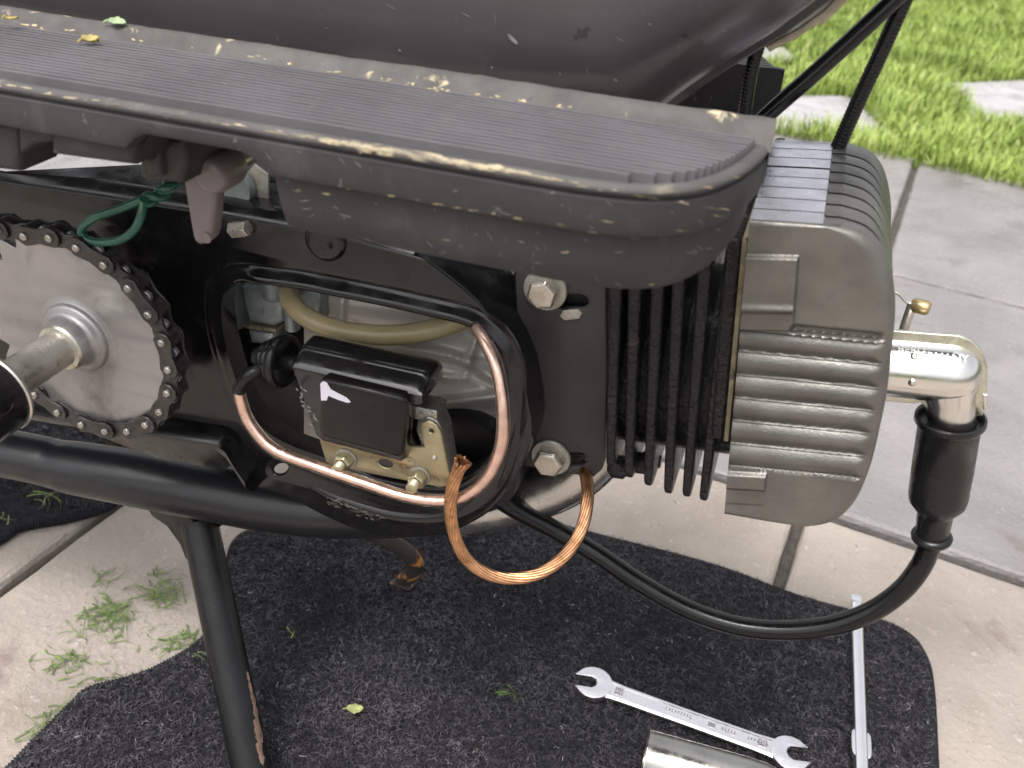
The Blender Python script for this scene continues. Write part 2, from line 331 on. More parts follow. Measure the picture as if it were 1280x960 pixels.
def tintof(i, j):
    r = random.Random(i * 31 + j * 7); v = r.uniform(.94, 1.05)
    if j >= 0: return (v, v, 1.01 * v, 1)         # these rows are the pinker batch
    return (1.02 * v, 1.0 * v, .97 * v, 1)
for j in range(-4, 2):
    for i in range(-5, 5):
        o = bpy.data.objects.new('paver', random.Random(i*9+j).choice(pd if j >= 0 else pv)); COL.objects.link(o); o.parent = pat
        o.location = W2(A0 + (i + .5) * PX, B0 + (j + .5) * PY, random.Random(i*5+j).uniform(-.001, .0012))
        o.rotation_euler = (random.Random(i+j*3).uniform(-.002, .002), random.Random(i*2+j).uniform(-.002, .002), YAW); o.color = tintof(i, j)
lawn = MB(); lawn.add([W2(A0 - 12, LAWN_B, -.016), W2(A0 + 12, LAWN_B, -.016), W2(A0 + 12, LAWN_B + 20, -.016), W2(A0 - 12, LAWN_B + 20, -.016)], [(0, 1, 2, 3)])
tag(lawn.build('lawn', m_soil, smooth=0), None, None, None, 'structure')
# stepping stones sunk in the lawn
stones = []
def stone(pxs):
    mb = MB(); ring = resample([G(x, y, -.004) for x, y in pxs], 48, True)
    c = sum(ring, Vector()) / len(ring)
    rows = [[p + Vector((0, 0, -.02)) for p in ring], [p + Vector((0, 0, -.003)) for p in ring], [c.lerp(p, .97) for p in ring]]
    mb.grid(rows, cu=True); mb.cap(rows[-1]); tag(mb.build('stepping_stone', m_stone, smooth=30), None, None, None, 'structure')
    stones.append([(p.x, p.y) for p in ring])
stone([(890, 118), (1062, 119), (1116, 166), (930, 168)])
stone([(1166, 104), (1340, 97), (1420, 146), (1226, 152)])
stone([(872, 60), (982, 58), (1002, 76), (880, 80)])
def inside(X, Y, poly):
    c = np.zeros(len(X), bool); n = len(poly)
    for i in range(n):
        x1, y1 = poly[i]; x2, y2 = poly[(i+1) % n]
        k = ((y1 > Y) != (y2 > Y)) & (X < (x2 - x1) * (Y - y1) / ((y2 - y1) or 1e-12) + x1); c ^= k
    return c
def vnoise(X, Y, s, seed):      # cheap smooth value noise
    r = np.random.default_rng(seed); T = r.random((64, 64)); x = X * s; y = Y * s
    xi = np.floor(x).astype(int); yi = np.floor(y).astype(int); fx = x - xi; fy = y - yi; fx = fx*fx*(3-2*fx); fy = fy*fy*(3-2*fy)
    g = lambda a, b: T[a % 64, b % 64]
    return (g(xi, yi)*(1-fx)+g(xi+1, yi)*fx)*(1-fy)+(g(xi, yi+1)*(1-fx)+g(xi+1, yi+1)*fx)*fy
def blades(name, n, a0, a1, b0, b1, hgt, wid, m, seed, ex=True):
    r = np.random.default_rng(seed); A = r.uniform(a0, a1, n); B = b0 + (b1 - b0) * r.random(n) ** 1.15
    X = EX.x * A + EY.x * B; Y = EX.y * A + EY.y * B
    keep = np.ones(n, bool)
    if ex:
        for s in stones:
            c = np.mean(s, 0); keep &= ~inside(X, Y, [tuple(c + (np.array(q) - c) * (.93)) for q in s])
    X, Y = X[keep], Y[keep]; n = len(X)
    tuft = .55 + .75 * vnoise(X, Y, 14, 3) + .3 * vnoise(X, Y, 45, 4)
    h = hgt * tuft * r.uniform(.6, 1.25, n); th = r.uniform(0, 2*np.pi, n); le = r.uniform(.15, .9, n)
    wd = wid * r.uniform(.7, 1.3, n); sx, sy = -np.sin(th), np.cos(th); dx, dy = np.cos(th), np.sin(th)
    V = np.zeros((n, 5, 3)); z0 = -.018
    V[:, 0] = np.c_[X - sx*wd, Y - sy*wd, np.full(n, z0)]; V[:, 1] = np.c_[X + sx*wd, Y + sy*wd, np.full(n, z0)]
    mx, my, mz = X + dx*h*le*.35, Y + dy*h*le*.35, z0 + h*.65
    V[:, 2] = np.c_[mx + sx*wd*.8, my + sy*wd*.8, mz]; V[:, 3] = np.c_[mx - sx*wd*.8, my - sy*wd*.8, mz]
    V[:, 4] = np.c_[X + dx*h*le, Y + dy*h*le, z0 + h*(1 - .25*le)]
    i = np.arange(n)[:, None] * 5
    T = np.r_[i + [0, 1, 2], i + [0, 2, 3], i + [3, 2, 4]]
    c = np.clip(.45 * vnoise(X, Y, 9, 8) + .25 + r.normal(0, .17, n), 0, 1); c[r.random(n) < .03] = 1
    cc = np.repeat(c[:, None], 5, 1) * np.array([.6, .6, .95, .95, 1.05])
    return tag(fast_mesh(name, V.reshape(-1, 3), T, m, None, np.clip(cc, 0, 1).ravel()), None, None, None, 'stuff')
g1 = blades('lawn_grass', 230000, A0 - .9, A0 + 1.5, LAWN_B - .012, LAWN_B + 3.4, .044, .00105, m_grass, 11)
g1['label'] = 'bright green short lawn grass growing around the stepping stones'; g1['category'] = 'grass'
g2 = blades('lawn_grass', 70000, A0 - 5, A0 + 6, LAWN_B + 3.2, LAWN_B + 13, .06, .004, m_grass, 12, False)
g2['label'] = 'far reach of the lawn behind the stepping stones'; g2['category'] = 'grass'

# ------------------------------------------------------------------ felt mats
def felt_mat(label, pxs, sm, fib, lim, th=.006, seed=3):
    ring = catmull([G(x, y, th) for x, y in pxs], sm, True); c = sum(ring, Vector()) / len(ring)
    root = thing('floor_mat', (c.x, c.y, 0), label, 'mat', 'felt mats on the paving')
    ol = [(p.x, p.y) for p in ring]
    me = curve_fill([ol], th - .001, .0015); mb = MB()
    for v in me.vertices: v.co.z += th / 2 + .0006
    mb.mesh(me); base = mb.build('felt_base', m_mat, root, 30)
    # overlocked edge
    L = sum((ring[i] - ring[i-1]).length for i in range(len(ring))); n = int(L / .0005); pr = resample(ring, n, True)
    mb = MB(); rows = []
    for i, p in enumerate(pr):
        t = (pr[(i+1) % n] - pr[i-1]).normalized(); s = Vector((t.y, -t.x, 0)); k = 1 + .14 * math.sin(i * 2 * math.pi / 4)
        rows.append([p + s * (math.cos(a) * .0035 * k) + Vector((0, 0, -th/2 + .0004 + math.sin(a) * .0034 * k)) for a in [2*math.pi*j/7 for j in range(7)]])
    mb.grid(rows, cu=True, cv=True); mb.build('stitched_edge', m_bind, root, 80)
    r = np.random.default_rng(seed); x0, x1, y0, y1 = lim; N = fib
    X = r.uniform(x0, x1, N); Y = r.uniform(y0, y1, N); ins = inside(X, Y, [tuple(q) for q in ol]); X, Y = X[ins], Y[ins]; n = len(X)
    lump = vnoise(X, Y, 210, 5) * .0026 + vnoise(X, Y, 430, 6) * .0014
    seg = r.uniform(.0008, .0019, n); hd = r.uniform(0, 2*np.pi, n); wd = r.uniform(.00014, .00032, n); curl = r.normal(0, 1.0, n)
    p = np.c_[X, Y, th - .0008 + lump]; rows = []; el = r.uniform(-.1, .75, n)
    for k in range(4):
        sd = np.c_[-np.sin(hd), np.cos(hd), r.uniform(-.5, .5, n)] * (wd * (1.1 - .2*k))[:, None]; rows += [p - sd, p + sd]
        p = p + np.c_[np.cos(hd)*np.cos(el), np.sin(hd)*np.cos(el), np.sin(el)] * seg[:, None]; hd = hd + curl + r.normal(0, .5, n); el = el - r.uniform(.1, .7, n)
    V = np.stack(rows, 1); i = np.arange(n)[:, None] * 8
    Q = np.r_[i + [0, 1, 3, 2], i + [2, 3, 5, 4], i + [4, 5, 7, 6]]
    c = np.clip(r.random(n) ** 1.4 * .56 + .45 * (vnoise(X, Y, 300, 9) * .65 + vnoise(X, Y, 110, 19) * .35) ** 1.5 + .34 * (vnoise(X, Y, 18, 29) - .42), 0, .84); lt = r.random(n) < .006; c[lt] = r.uniform(.9, 1, lt.sum())
    o = fast_mesh('felt_pile', V.reshape(-1, 3), Q, m_fib, root, np.repeat(c, 8)); o['kind'] = 'stuff'
    return root
felt_mat('dark grey felt mat under the spanner, with a hollowed corner beside the cut grass',
         [(-120, 1120), (-40, 1005), (14, 957), (42, 928), (93, 877), (112, 861), (157, 849), (197, 834), (256, 797), (283, 745), (288, 700), (297, 674), (325, 661), (420, 650), (520, 640), (600, 640), (678, 652), (760, 672), (890, 706), (1000, 746), (1080, 769), (1130, 789), (1154, 818), (1163, 860), (1168, 960), (1175, 1120), (1120, 1280), (500, 1300), (0, 1280)],
         8, 300000, (-.50, .30, .18, .72))
felt_mat('dark grey felt mat lying under the chain wheel and exhaust pipe',
         [(-260, 760), (-60, 700), (0, 671), (25, 656), (80, 646), (120, 636), (145, 622), (172, 585), (190, 550), (150, 520), (60, 500), (-80, 490), (-300, 560)],
         8, 130000, (-.75, -.36, .40, .80), seed=4)
# ------------------------------------------------------------------ grass cuttings
def cuttings(name, spots, label, seed, z=.001):
    r = np.random.default_rng(seed); V = []; Q = []; C = []
    for (px, py, rad, n, Lm) in spots:
        for _ in range(n):
            a = r.uniform(0, 2*np.pi); q = rad * r.random() ** .6
            p = np.array(G(px + math.cos(a) * q * 1.6, py + math.sin(a) * q * .75, z)); L = Lm * r.uniform(.4, 1.3); th = r.normal(.35, .9); zz = r.uniform(.0005, .008) * (1 - q/rad*.8)
            bend = r.normal(0, .8); wd = r.uniform(.0002, .00062); b = len(V)
            for k in range(5):
                t = k / 4; d = th + bend * t; p2 = p + np.array([math.cos(d), math.sin(d), 0]) * L * (t - .5); p2[2] = z + zz * (1 - abs(t - .5) * 1.6) + .0006
                s = np.array([-math.sin(d), math.cos(d), r.uniform(-.6, .6)]) * wd * (1.15 - t)
                V += [p2 - s, p2 + s]; c = np.clip(r.normal(.5, .22), 0, 1); C += [c, c]
            Q += [(b+2*k, b+2*k+1, b+2*k+3, b+2*k+2) for k in range(4)]
    o = fast_mesh(name, V, Q, m_clip, None, C); tag(o, label, 'grass', None, 'stuff'); return o
cuttings('grass_cuttings', [(140, 768, 19, 46, .019), (128, 788, 22, 20, .022), (207, 745, 15, 38, .017), (175, 752, 30, 14, .024), (83, 828, 16, 24, .017), (60, 826, 26, 7, .016), (160, 728, 26, 13, .02), (205, 722, 12, 8, .014), (190, 800, 30, 9, .015), (120, 840, 26, 6, .015)],
         'small heap of cut grass lying on the beige paver beside the stand leg', 21)
cuttings('grass_cuttings', [(226, 806, 11, 15, .026), (236, 798, 7, 8, .022), (80, 890, 9, 8, .024), (52, 915, 8, 10, .022), (150, 852, 12, 4, .015)],
         'strands of cut grass caught along the edge of the felt mat', 22)
cuttings('grass_cuttings', [(66, 625, 9, 7, .026), (8, 652, 5, 4, .026)], 'few pale grass strands on the mat below the exhaust', 23, .008)
cuttings('grass_cuttings', [(633, 866, 7, 6, .012), (372, 794, 6, 2, .014), (250, 822, 5, 3, .012)], 'stray grass scraps on the felt mat near the spanner', 24, .008)
def leaf(name, label, p, d, L, Wd, curl, m, cat='leaf', tilt=0):
    mb = MB(); d = Vector(d).normalized(); s = Vector((0, 0, 1)).cross(d).normalized(); rows = []
    for i in range(9):
        t = i / 8; wv = Wd * math.sin(math.pi * min(1, t * .93 + .05)) ** .8 * (1 + .15 * math.sin(t * 17))
        rows.append([p + d * L * (t - .5) + s * wv * k + Vector((0, 0, curl * (abs(k) ** 1.5 + .6 * (2*t-1) ** 2) + .0012 + tilt * (k + 1) * wv)) for k in (-1, -.5, 0, .5, 1)])
    mb.grid(rows); mb.tube([p - d * L * .5 + Vector((0, 0, .002 + curl * .6)), p - d * L * .75 + Vector((0, 0, .001 + curl * .5))], .0004, 6)
    o = mb.build(name, m, None, 60); so_ = o.modifiers.new('thick', 'SOLIDIFY'); so_.thickness = .0003; tag(o, label, cat); return o
leaf('dead_leaf', 'small yellow green leaf scrap lying on the felt mat', G(444, 890, .0085), (1, .3, 0), .010, .0034, .002, m_leafm)
# ================================================================== TOOLS ON THE MAT
ZM = .0075
def on_mat(px, py, z=ZM): return G(px, py, z)
# open ended spanner
a = on_mat(741, 860); b = on_mat(985, 948); U = (b - a).normalized(); V_ = Vector((-U.y, U.x, 0)); LW = (b - a).length
wr = thing('spanner', ((a.x + b.x)/2, (a.y + b.y)/2, ZM), 'satin chrome double open ended spanner lying on the felt mat', 'spanner')
def loc2(u, v, z=0): return a + U * u + V_ * v + Vector((0, 0, z))
def jaw(mb, u0, sg, R, slot, ang):
    pts = []; ca, sa = math.cos(ang), math.sin(ang)
    body = [(R * math.cos(t), R * math.sin(t)) for t in np.linspace(math.radians(38), math.radians(322), 26)]
    pr = [(R * .98, -slot - .0005), (R * .96, -slot), (.0012, -slot), (-.0012, -slot * .6), (-.0020, 0), (-.0012, slot * .6), (.0012, slot), (R * .96, slot), (R * .98, slot + .0005)]
    o = [(x*ca - y*sa, x*sa + y*ca) for x, y in body + pr]
    o = [(u0 + sg * x, sg * y) for x, y in o]
    me = curve_fill([o], .0052, .0007)
    for v in me.vertices: q = loc2(v.co.x, v.co.y, .0035 + v.co.z); v.co = q
    mb.mesh(me)
mb = MB(); jaw(mb, .0, -1, .0120, .0042, math.radians(14)); mb.build('jaw', m_wren, wr, 30)
mb = MB(); jaw(mb, LW, 1, .0118, .0047, math.radians(16)); mb.build('jaw', m_wren, wr, 30)
prof = [(.006, .0078, .0024), (.012, .0068, .0022), (.02, .0063, .002), (LW/2, .0060, .0019), (LW - .02, .0063, .002), (LW - .012, .0068, .0022), (LW - .006, .0078, .0024)]
mb = MB(); rows = []
for u, hw, ht in prof:
    rows.append([loc2(u, y, .0035 + z) for y, z in ((-hw, -ht*.5), (-hw, ht*.5), (-hw*.82, ht), (-hw*.6, ht), (-hw*.55, ht*.72), (hw*.55, ht*.72), (hw*.6, ht), (hw*.82, ht), (hw, ht*.5), (hw, -ht*.5), (hw*.8, -ht), (-hw*.8, -ht))])
mb.grid(rows, cu=True); mb.cap(rows[0]); mb.cap(rows[-1]); mb.build('shank', m_wren, wr, 30)
mb = MB()                                             # stamped marks: size frames and the worn raised lettering strip
for u in (.0165, LW - .0165):
    for du, dv, lu, lv in ((-.0022, 0, .0003, .0022), (.0022, 0, .0003, .0022), (0, .0022, .0025, .0003), (0, -.0022, .0025, .0003)):
        mb.box(loc2(u + du, dv, .0053), U * lu, V_ * lv, (0, 0, .0003))
r_ = random.Random(5)
for u0, n, hgt in ((.047, 9, .0011), (.082, 5, .0014), (.098, 7, .0010)):
    for k in range(n):
        mb.box(loc2(u0 + k * .0019, 0, .0051), U * .0003, V_ * hgt, (0, 0, .00025)); mb.box(loc2(u0 + k * .0019 + .0005, r_.choice((-hgt, 0, hgt)), .0051), U * .0006, V_ * .00022, (0, 0, .00025))
mb.box(loc2(.0755, 0, .0051), U * .0022, V_ * .0016, (0, 0, .0003))
mb.build('stamped_marks', m_wrec, wr, 0)['kind'] = 'stuff'
def text_mesh(txt, size, ext):
    fc = bpy.data.curves.new('tmp', 'FONT'); fc.body = txt; fc.size = size; fc.extrude = ext; fc.align_x = 'CENTER'; fc.align_y = 'CENTER'; fc.resolution_u = 2
    ob = bpy.data.objects.new('tmp', fc); COL.objects.link(ob)
    me = bpy.data.meshes.new_from_object(ob.evaluated_get(bpy.context.evaluated_depsgraph_get())); bpy.data.objects.remove(ob); bpy.data.curves.remove(fc); return me
for u, tx in ((.0165, '10'), (LW - .0165, '11')):
    me = text_mesh(tx, .0042, .0002); mb = MB()
    for v in me.vertices: v.co = loc2(u - v.co.y, v.co.x, .0054 + v.co.z)
    mb.mesh(me); mb.build('size_number', m_wrec, wr, 0)
# tube socket resting over the spanner
c0, c1 = on_mat(806, 946, .021), on_mat(1010, 1003, .021); ax = (c1 - c0).normalized(); rt = M_(33, c0)
tb = thing('box_spanner', ((c0.x + c1.x)/2, (c0.y + c1.y)/2, ZM), 'worn plated steel tube box spanner lying across the open ended spanner', 'box spanner')
mb = MB(); Lt = (c1 - c0).length
pr = [(0, rt*.90), (0, rt*.99), (.0006, rt), (Lt*.62, rt), (Lt*.72, rt*.96), (Lt*.80, rt*.86), (Lt*1.3, rt*.86), (Lt*1.3, rt*.78), (Lt*.5, rt*.78), (.03, rt*.9), (0, rt*.9)]
mb.lathe(c0, ax, pr, 40, caps=False); mb.build('tube', m_tubet, tb, 30)
mb = MB(); hexr = [(.004, rt*.97), (.03, rt*.9)]; mb.lathe(c0, ax, [(.001, rt*.90), (.025, rt*.84)], 6, caps=False); mb.build('hexagon_mouth', m_tubet, tb, 20)
mb = MB(); e = on_mat(1012, 962, .021); e2 = on_mat(1028, 958, .018); mb.lathe(c0 + ax * Lt * .98, ax, [(-.003, rt*.9), (-.002, rt*.98), (.004, rt*.98), (.005, rt*.9)], 30); mb.build('collar', m_brass, tb, 30)
# screwdriver
d0, d1 = on_mat(1070, 744, .012), on_mat(1078, 1010, .014); sdv = (d1 - d0).normalized(); Ls = (d1 - d0).length; rs = M_(8.6, on_mat(1070, 880))
sd = thing('screwdriver', (d0.x, d0.y, ZM), 'long bright screwdriver blade lying over the edge of the felt mat', 'screwdriver')
mb = MB(); side = Vector((sdv.y, -sdv.x, 0)).normalized()
mb.tube([d0 + sdv * (Ls * t) for t in (.06, .1, .2, .5, .8, 1.0, 1.25)], [rs*.96, rs, rs, rs, rs, rs, rs], 24); mb.build('shaft', m_drive, sd, 50)
mb = MB(); rows = []
for t, hw, ht in ((0, .0032, .0005), (.02, .0034, .0006), (.05, .0036, .0022), (.075, rs*.9, rs*.9)):
    q = d0 + sdv * (Ls * t); rows.append([q + side * hw + Vector((0, 0, ht)), q - side * hw + Vector((0, 0, ht)), q - side * hw - Vector((0, 0, ht)), q + side * hw - Vector((0, 0, ht))])
mb.grid(rows, cu=True); mb.cap(rows[0]); mb.cap(rows[-1]); mb.build('tip', m_drive, sd, 30)
kb = (on_mat(1071, 931, .0135) - d0).dot(sdv)
for s in (-1, 1):
    mb = MB(); rows = []
    for t, k in ((-.0095, .55), (-.0075, 1.02), (-.004, 1.1), (.004, 1.1), (.0075, .95), (.0095, .55)):
        q = d0 + sdv * (kb + t) + side * s * rs * .62
        rows.append([q + side * s * rs * .62 * k + Vector((0, 0, z)) for z in (-rs*.5, rs*.5)] + [q - side * s * rs * .3 + Vector((0, 0, z)) for z in (rs*.72*k/1.28, -rs*.72*k/1.28)])
    mb.grid(rows, cu=True); mb.cap(rows[0]); mb.cap(rows[-1]); mb.build('pinched_wing', m_drive, sd, 30)
mb = MB(); h0 = d0 + sdv * (Ls * 1.2)
mb.lathe(h0 + Vector((0, 0, .009)), sdv, [(0, .006), (.004, .011), (.03, .0125), (.08, .0135), (.095, .010), (.1, .004)], 8); mb.build('handle', m_grip, sd, 30, .0015)
# ================================================================== THE MOPED
CY = .345                                             # centre plane of the machine
mo = thing('moped', (-.21, CY, 0), 'dark moped on its centre stand with engine, chain wheel and coil laid bare', 'moped')
def sub(parent): return parent
YV = Vector((0, 1, 0))
# ---------------------------------------------------- footboard
fa, fb = P(0, 105, .222), P(700, 225, .222); FU = (fb - fa).normalized(); FN = FU.cross(YV); FN = -FN if FN.z < 0 else FN
def PF(px, py, off=0): return onplane(px, py, fa + FN * off, FN)
def FL(u, y, wv): return fa + FU * u + YV * (y - fa.y) + FN * wv
def fuv(p): d = p - fa; return d.dot(FU), p.y, d.dot(FN)
YB = .2845
ends = [(.1777, .222), (.1861, .2226), (.1942, .2240), (.2001, .2259), (.2058, .2289), (.2113, .2335), (.2148, .2382), (.2182, .2446), (.2215, .2528), (.2245, .2645), (.2261, .275), (.2266, YB)]
uend = ends[-1][0]; path = [Vector((-.55 + .004 * k, .222, 0)) for k in range(int(.725 / .004))]; k0 = len(path)
path += resample(catmull([Vector((.172, .222, 0))] + [Vector((u, y, 0)) for u, y in ends], 8), 70)
def hcut(u):                    # the moulding is cut higher where the lever passes
    return 1 - .42 * max(0, min(1, (u - .044) / .003, (.0925 - u) / .009))
hb = (P(400, 171, .222) - P(400, 228, .222)).dot(FN)
h2 = hb + (P(640, 262, .225) - P(640, 339, .225)).dot(FN)
def prof_rows(pth, prof, cut=False):
    rows = []
    for o_, wv in prof:
        r = []
        for i, p in enumerate(pth):
            t = (pth[min(i+1, len(pth)-1)] - pth[max(i-1, 0)]).normalized(); n = Vector((-t.y, t.x, 0))
            q = p + n * o_; r.append(FL(q.x, min(q.y, YB), wv * (hcut(p.x) if cut and wv < -.004 else 1)))
        rows.append(r)
    return rows
fbm = MB()
_f0 = len(fbm.f); fbm.grid(prof_rows(path, [(.0048, -.0004), (.0036, .0003), (.0016, .0004), (.0004, -.0002), (0, -.0012)]), m=1)
fbm.grid(prof_rows(path, [(0, -.0012), (.0001, -.0020), (.0013, -.0026), (.0013, -.0032), (.0001, -.0038), (0, -hb*.5), (-.0002, -hb+.002), (.0004, -hb), (.0034, -hb-.0008), (.008, -hb-.0008)], True))
inner = prof_rows(path, [(.0045, -.0006)])[0]
# flat sheet under the ribs: joined across to the back lip
back = [FL(min(fuv(p)[0], uend), YB - .001, -.0006) for p in inner]
fbm.grid([inner, back])
und = prof_rows(path, [(.008, -hb-.0012)], True)[0]; fbm.grid([und, [FL(min(fuv(p)[0], uend), YB, fuv(p)[2]) for p in und]])
footboard = fbm.build('footboard', [m_rubber, m_border, m_scuff], mo, 45)
mb = MB(); nr = 17; y0, y1 = .222 + .0062, YB - .0100
def u_at(y):                                          # where the rounded end cuts a rib at depth y
    best = uend
    for p, q in zip(path[k0:], path[k0+1:]):
        if p.y <= y <= q.y: best = p.x + (q.x - p.x) * (y - p.y) / max(q.y - p.y, 1e-6)
    return best - .0038
for k in range(nr):
    y = y0 + (y1 - y0) * k / (nr - 1); ue = u_at(max(y - .003, .2221)); hw = (y1 - y0) / (nr - 1) * .30; hr = .0025
    st = 70; rows = []
    for i in range(st + 1):
        u = -.52 + (ue + .52) * (i / st); j = random.uniform(-.00004, .00004); z = hr + random.uniform(-.0001, .00005)
        rows.append([FL(u, y - hw*1.25 + j, -.0008), FL(u, y - hw + j, z), FL(u, y + hw + j, z), FL(u, y + hw*1.25 + j, -.0008)])
    mb.grid(rows); mb.cap(rows[-1])
rib = mb.build('tread_ribs', m_tread, footboard, 30)
mb = MB(); rows = []
ul = [(-.55 + (uend + .55) * i / 160) for i in range(161)]
for u in ul:
    n = .0002 * math.sin(u * 61) + random.uniform(-.0002, .0002); hh = .0062 + n; cut = 0
    rows.append([FL(u, YB - .0095, -.001), FL(u, YB - .0085, .0003), FL(u, YB - .0035, hh - .0008), FL(u, YB - .0018, hh), FL(u, YB + .0005, hh - .0002), FL(u, YB + .0008, -hb * hcut(u) - .001)])
mb.grid(rows); mb.cap(rows[-1]); mb.cap(rows[0]); mb.build('back_lip', m_lip, footboard, 35)
# lower skirt
us = fuv(P(345, 240, .226))[0]; us2 = fuv(P(357, 287, .226))[0]
sp = [p for p in path if p.x > us + .002]; sp = [Vector((us, .222, 0))] + sp
mb = MB(); rows = prof_rows(sp, [(.0036, -hb - .0005), (.0033, -hb - .003), (.0035, -(hb + h2)/2), (.0042, -h2 + .004), (.006, -h2), (.009, -h2 - .0002), (.0095, -hb - .001)])
for i, r in enumerate(rows):
    k = min(i / 3.0, 1)
    q = fuv(r[0]); r[0] = FL(us + (us2 - us) * k, q[1], q[2])
mb.grid(rows); mb.cap([r[0] for r in rows]); mb.build('lower_skirt', m_rubber, footboard, 45)
# left hand moulding and clip under the board
mb = MB()
def fb_block(x0, x1, ytop0, ytop1, yb0, yb1, Y, th, bev=.0025):
    o = xz([(x0, ytop0), (x1, ytop1), (x1, yb1), (x0, yb0)], Y); plate_into(mb, [o], Y, Y + th, bev)
fb_block(62, 166, 158, 182, 194, 208, .2262, .02)
fb_block(-200, 22, 120, 158, 190, 216, .2262, .02)
plate_into(mb, [xz([(20, 152), (66, 160), (66, 178), (40, 182), (22, 196)], .2262)], .2262, .246, .002)
mb.build('side_moulding', m_rubber, footboard, 35)
mb = MB(); plate_into(mb, [xz([(172, 183), (196, 170), (226, 175), (232, 200), (226, 231), (182, 228), (172, 222)], .245)], .245, .275, .003)
plate_into(mb, [xz([(178, 196), (196, 192), (200, 222), (182, 224)], .241)], .241, .25, .0025)
mb.build('rubber_clip', m_shade, footboard, 35)
# the opposite footboard, seen past the frame
mb = MB()
for src in (footboard,) + tuple(footboard.children):
    if src.name.startswith(('side_moulding', 'rubber_clip')): continue
    v = [(q.co.x - .004, 2*CY - q.co.y, q.co.z - .013) for q in src.data.vertices]; mb.add(v, [tuple(p.vertices)[::-1] for p in src.data.polygons], 0)
mb.build('footboard', m_rubber, mo, 45)
# ---------------------------------------------------- body (pressed spine of the frame)
zb = lambda px, py: P(px, py, CY)
bl = [Vector((-.95, CY, H - .11)), Vector((-.5, CY, H - .119)), Vector((-.25, CY, H - .121)), Vector((-.13, CY, H - .116)), zb(800, 132) + Vector((0, 0, -.002)), zb(888, 84), zb(955, 44), zb(1012, 3), Vector((.045, CY, H - .003)), Vector((.14, CY, H + .10)), Vector((.24, CY, H + .26))]
bl = resample(catmull(bl, 8), 90); rows = []; seam = []
for i, p in enumerate(bl):
    t = (bl[min(i+1, 89)] - bl[max(i-1, 0)]).normalized(); n = Vector((-t.z, 0, t.x)); r = []
    for k in range(40):
        a = 2*math.pi*k/40 - math.pi/2; c, s = math.cos(a), math.sin(a)
        yy = .046 * math.copysign(abs(c) ** .75, c); ww = (.058 + .058 * math.copysign(abs(s) ** .82, s)) * (1 - .42 * sstep(-.14, .01, p.x))
        r.append(p + YV * yy + n * ww)
    rows.append(r); seam.append((p, n))
mb = MB(); mb.grid(rows, cu=True); mb.cap(rows[0]); mb.cap(rows[-1]); body = mb.build('body_shell', m_body, mo, 50)
mb = MB(); sec = []
for p, n in seam: sec.append([p + YV * -.0015 + n * .004, p + YV * -.0015 - n * .0035, p + YV * .0015 - n * .0035, p + YV * .0015 + n * .004])
mb.grid(sec, cu=True); mb.build('seam_flange', m_body, body, 40, .0005)
# little bracket with bare edges under the rising spine
mb = MB(); plate_into(mb, [xz([(956, 58), (1000, 34), (1030, 12), (1046, -6), (1064, -8), (1058, 4), (1036, 24), (1030, 30), (1018, 33), (994, 50), (975, 58), (962, 66)], .352)], .352, .366, .001)
mb.build('cable_bracket', [m_strap], mo, 30)
mb = MB(); plate_into(mb, [xz([(800, 135), (838, 106), (905, 70), (900, 84), (868, 106), (838, 130)], .362)], .362, .3635, .0003)
mb.build('tinted_guard', m_panelg, mo, 30)
# ---------------------------------------------------- frame half shell with the big oval opening
YF = .305
holepx = [(277, 377), (281, 365), (291, 355), (306, 351), (335, 354), (380, 360), (420, 368), (485, 381), (547, 395), (583, 404), (604, 415), (620, 433), (629, 455), (632, 480), (630, 520), (618, 560), (592, 590), (560, 602), (500, 597), (420, 576), (360, 555), (325, 532), (303, 496), (287, 450), (278, 410)]
hole = [(p.x, p.z) for p in resample(catmull([P(x, y, YF) for x, y in holepx], 8, True), 160, True)]
outpx = [(-420, 150), (-150, 200), (0, 226), (120, 244), (250, 264), (345, 281), (430, 297), (516, 320), (540, 332), (572, 357), (595, 377), (615, 400), (635, 430), (652, 467), (661, 507), (664, 535), (661, 560), (650, 588), (630, 622), (602, 647), (562, 666), (520, 672), (482, 671), (446, 663), (402, 644), (360, 622), (326, 612), (312, 605), (300, 588), (287, 563), (274, 553), (180, 538), (100, 526), (0, 506), (-150, 480), (-420, 440)]
outw = [P(x, y, YF) for x, y in outpx]
outer = []
for i in range(len(outw)):
    outer += [(p.x, p.z) for p in [outw[i].lerp(outw[(i+1) % len(outw)], t) for t in (0, .5)]] if 7 > i or i > 30 else [(p.x, p.z) for p in catmull([outw[i-1], outw[i], outw[i+1], outw[i+2]], 4)[4:8]]
sh = MB()
small = [(350 + 9.5*math.cos(t), 587 + 6.8*math.sin(t) - 2.5*math.cos(t)) for t in np.linspace(0, 2*math.pi, 18)[:-1]]
plate_into(sh, [outer, offset2(hole, .0078), xz(small, YF)], YF, YF + .0025, .0011)
wall = [offset2(outer, -.0008)] * 2
sh.grid([[Vector((x, YF + .0012, z)) for x, z in offset2(outer, -.0002)], [Vector((x, YF + (.003 if z > .31 and px_of(Vector((x, YF, z)))[0] < 100 else (.004 if z < .2 and 265 < px_of(Vector((x, YF, z)))[0] < 440 else .036)), z)) for x, z in outer]], cu=True)
def beadk(x, z):
    u_, v_ = px_of(Vector((x, YF, z))); return .05 + .95 * (sstep(283, 330, u_) if v_ < 440 else sstep(390, 480, u_))

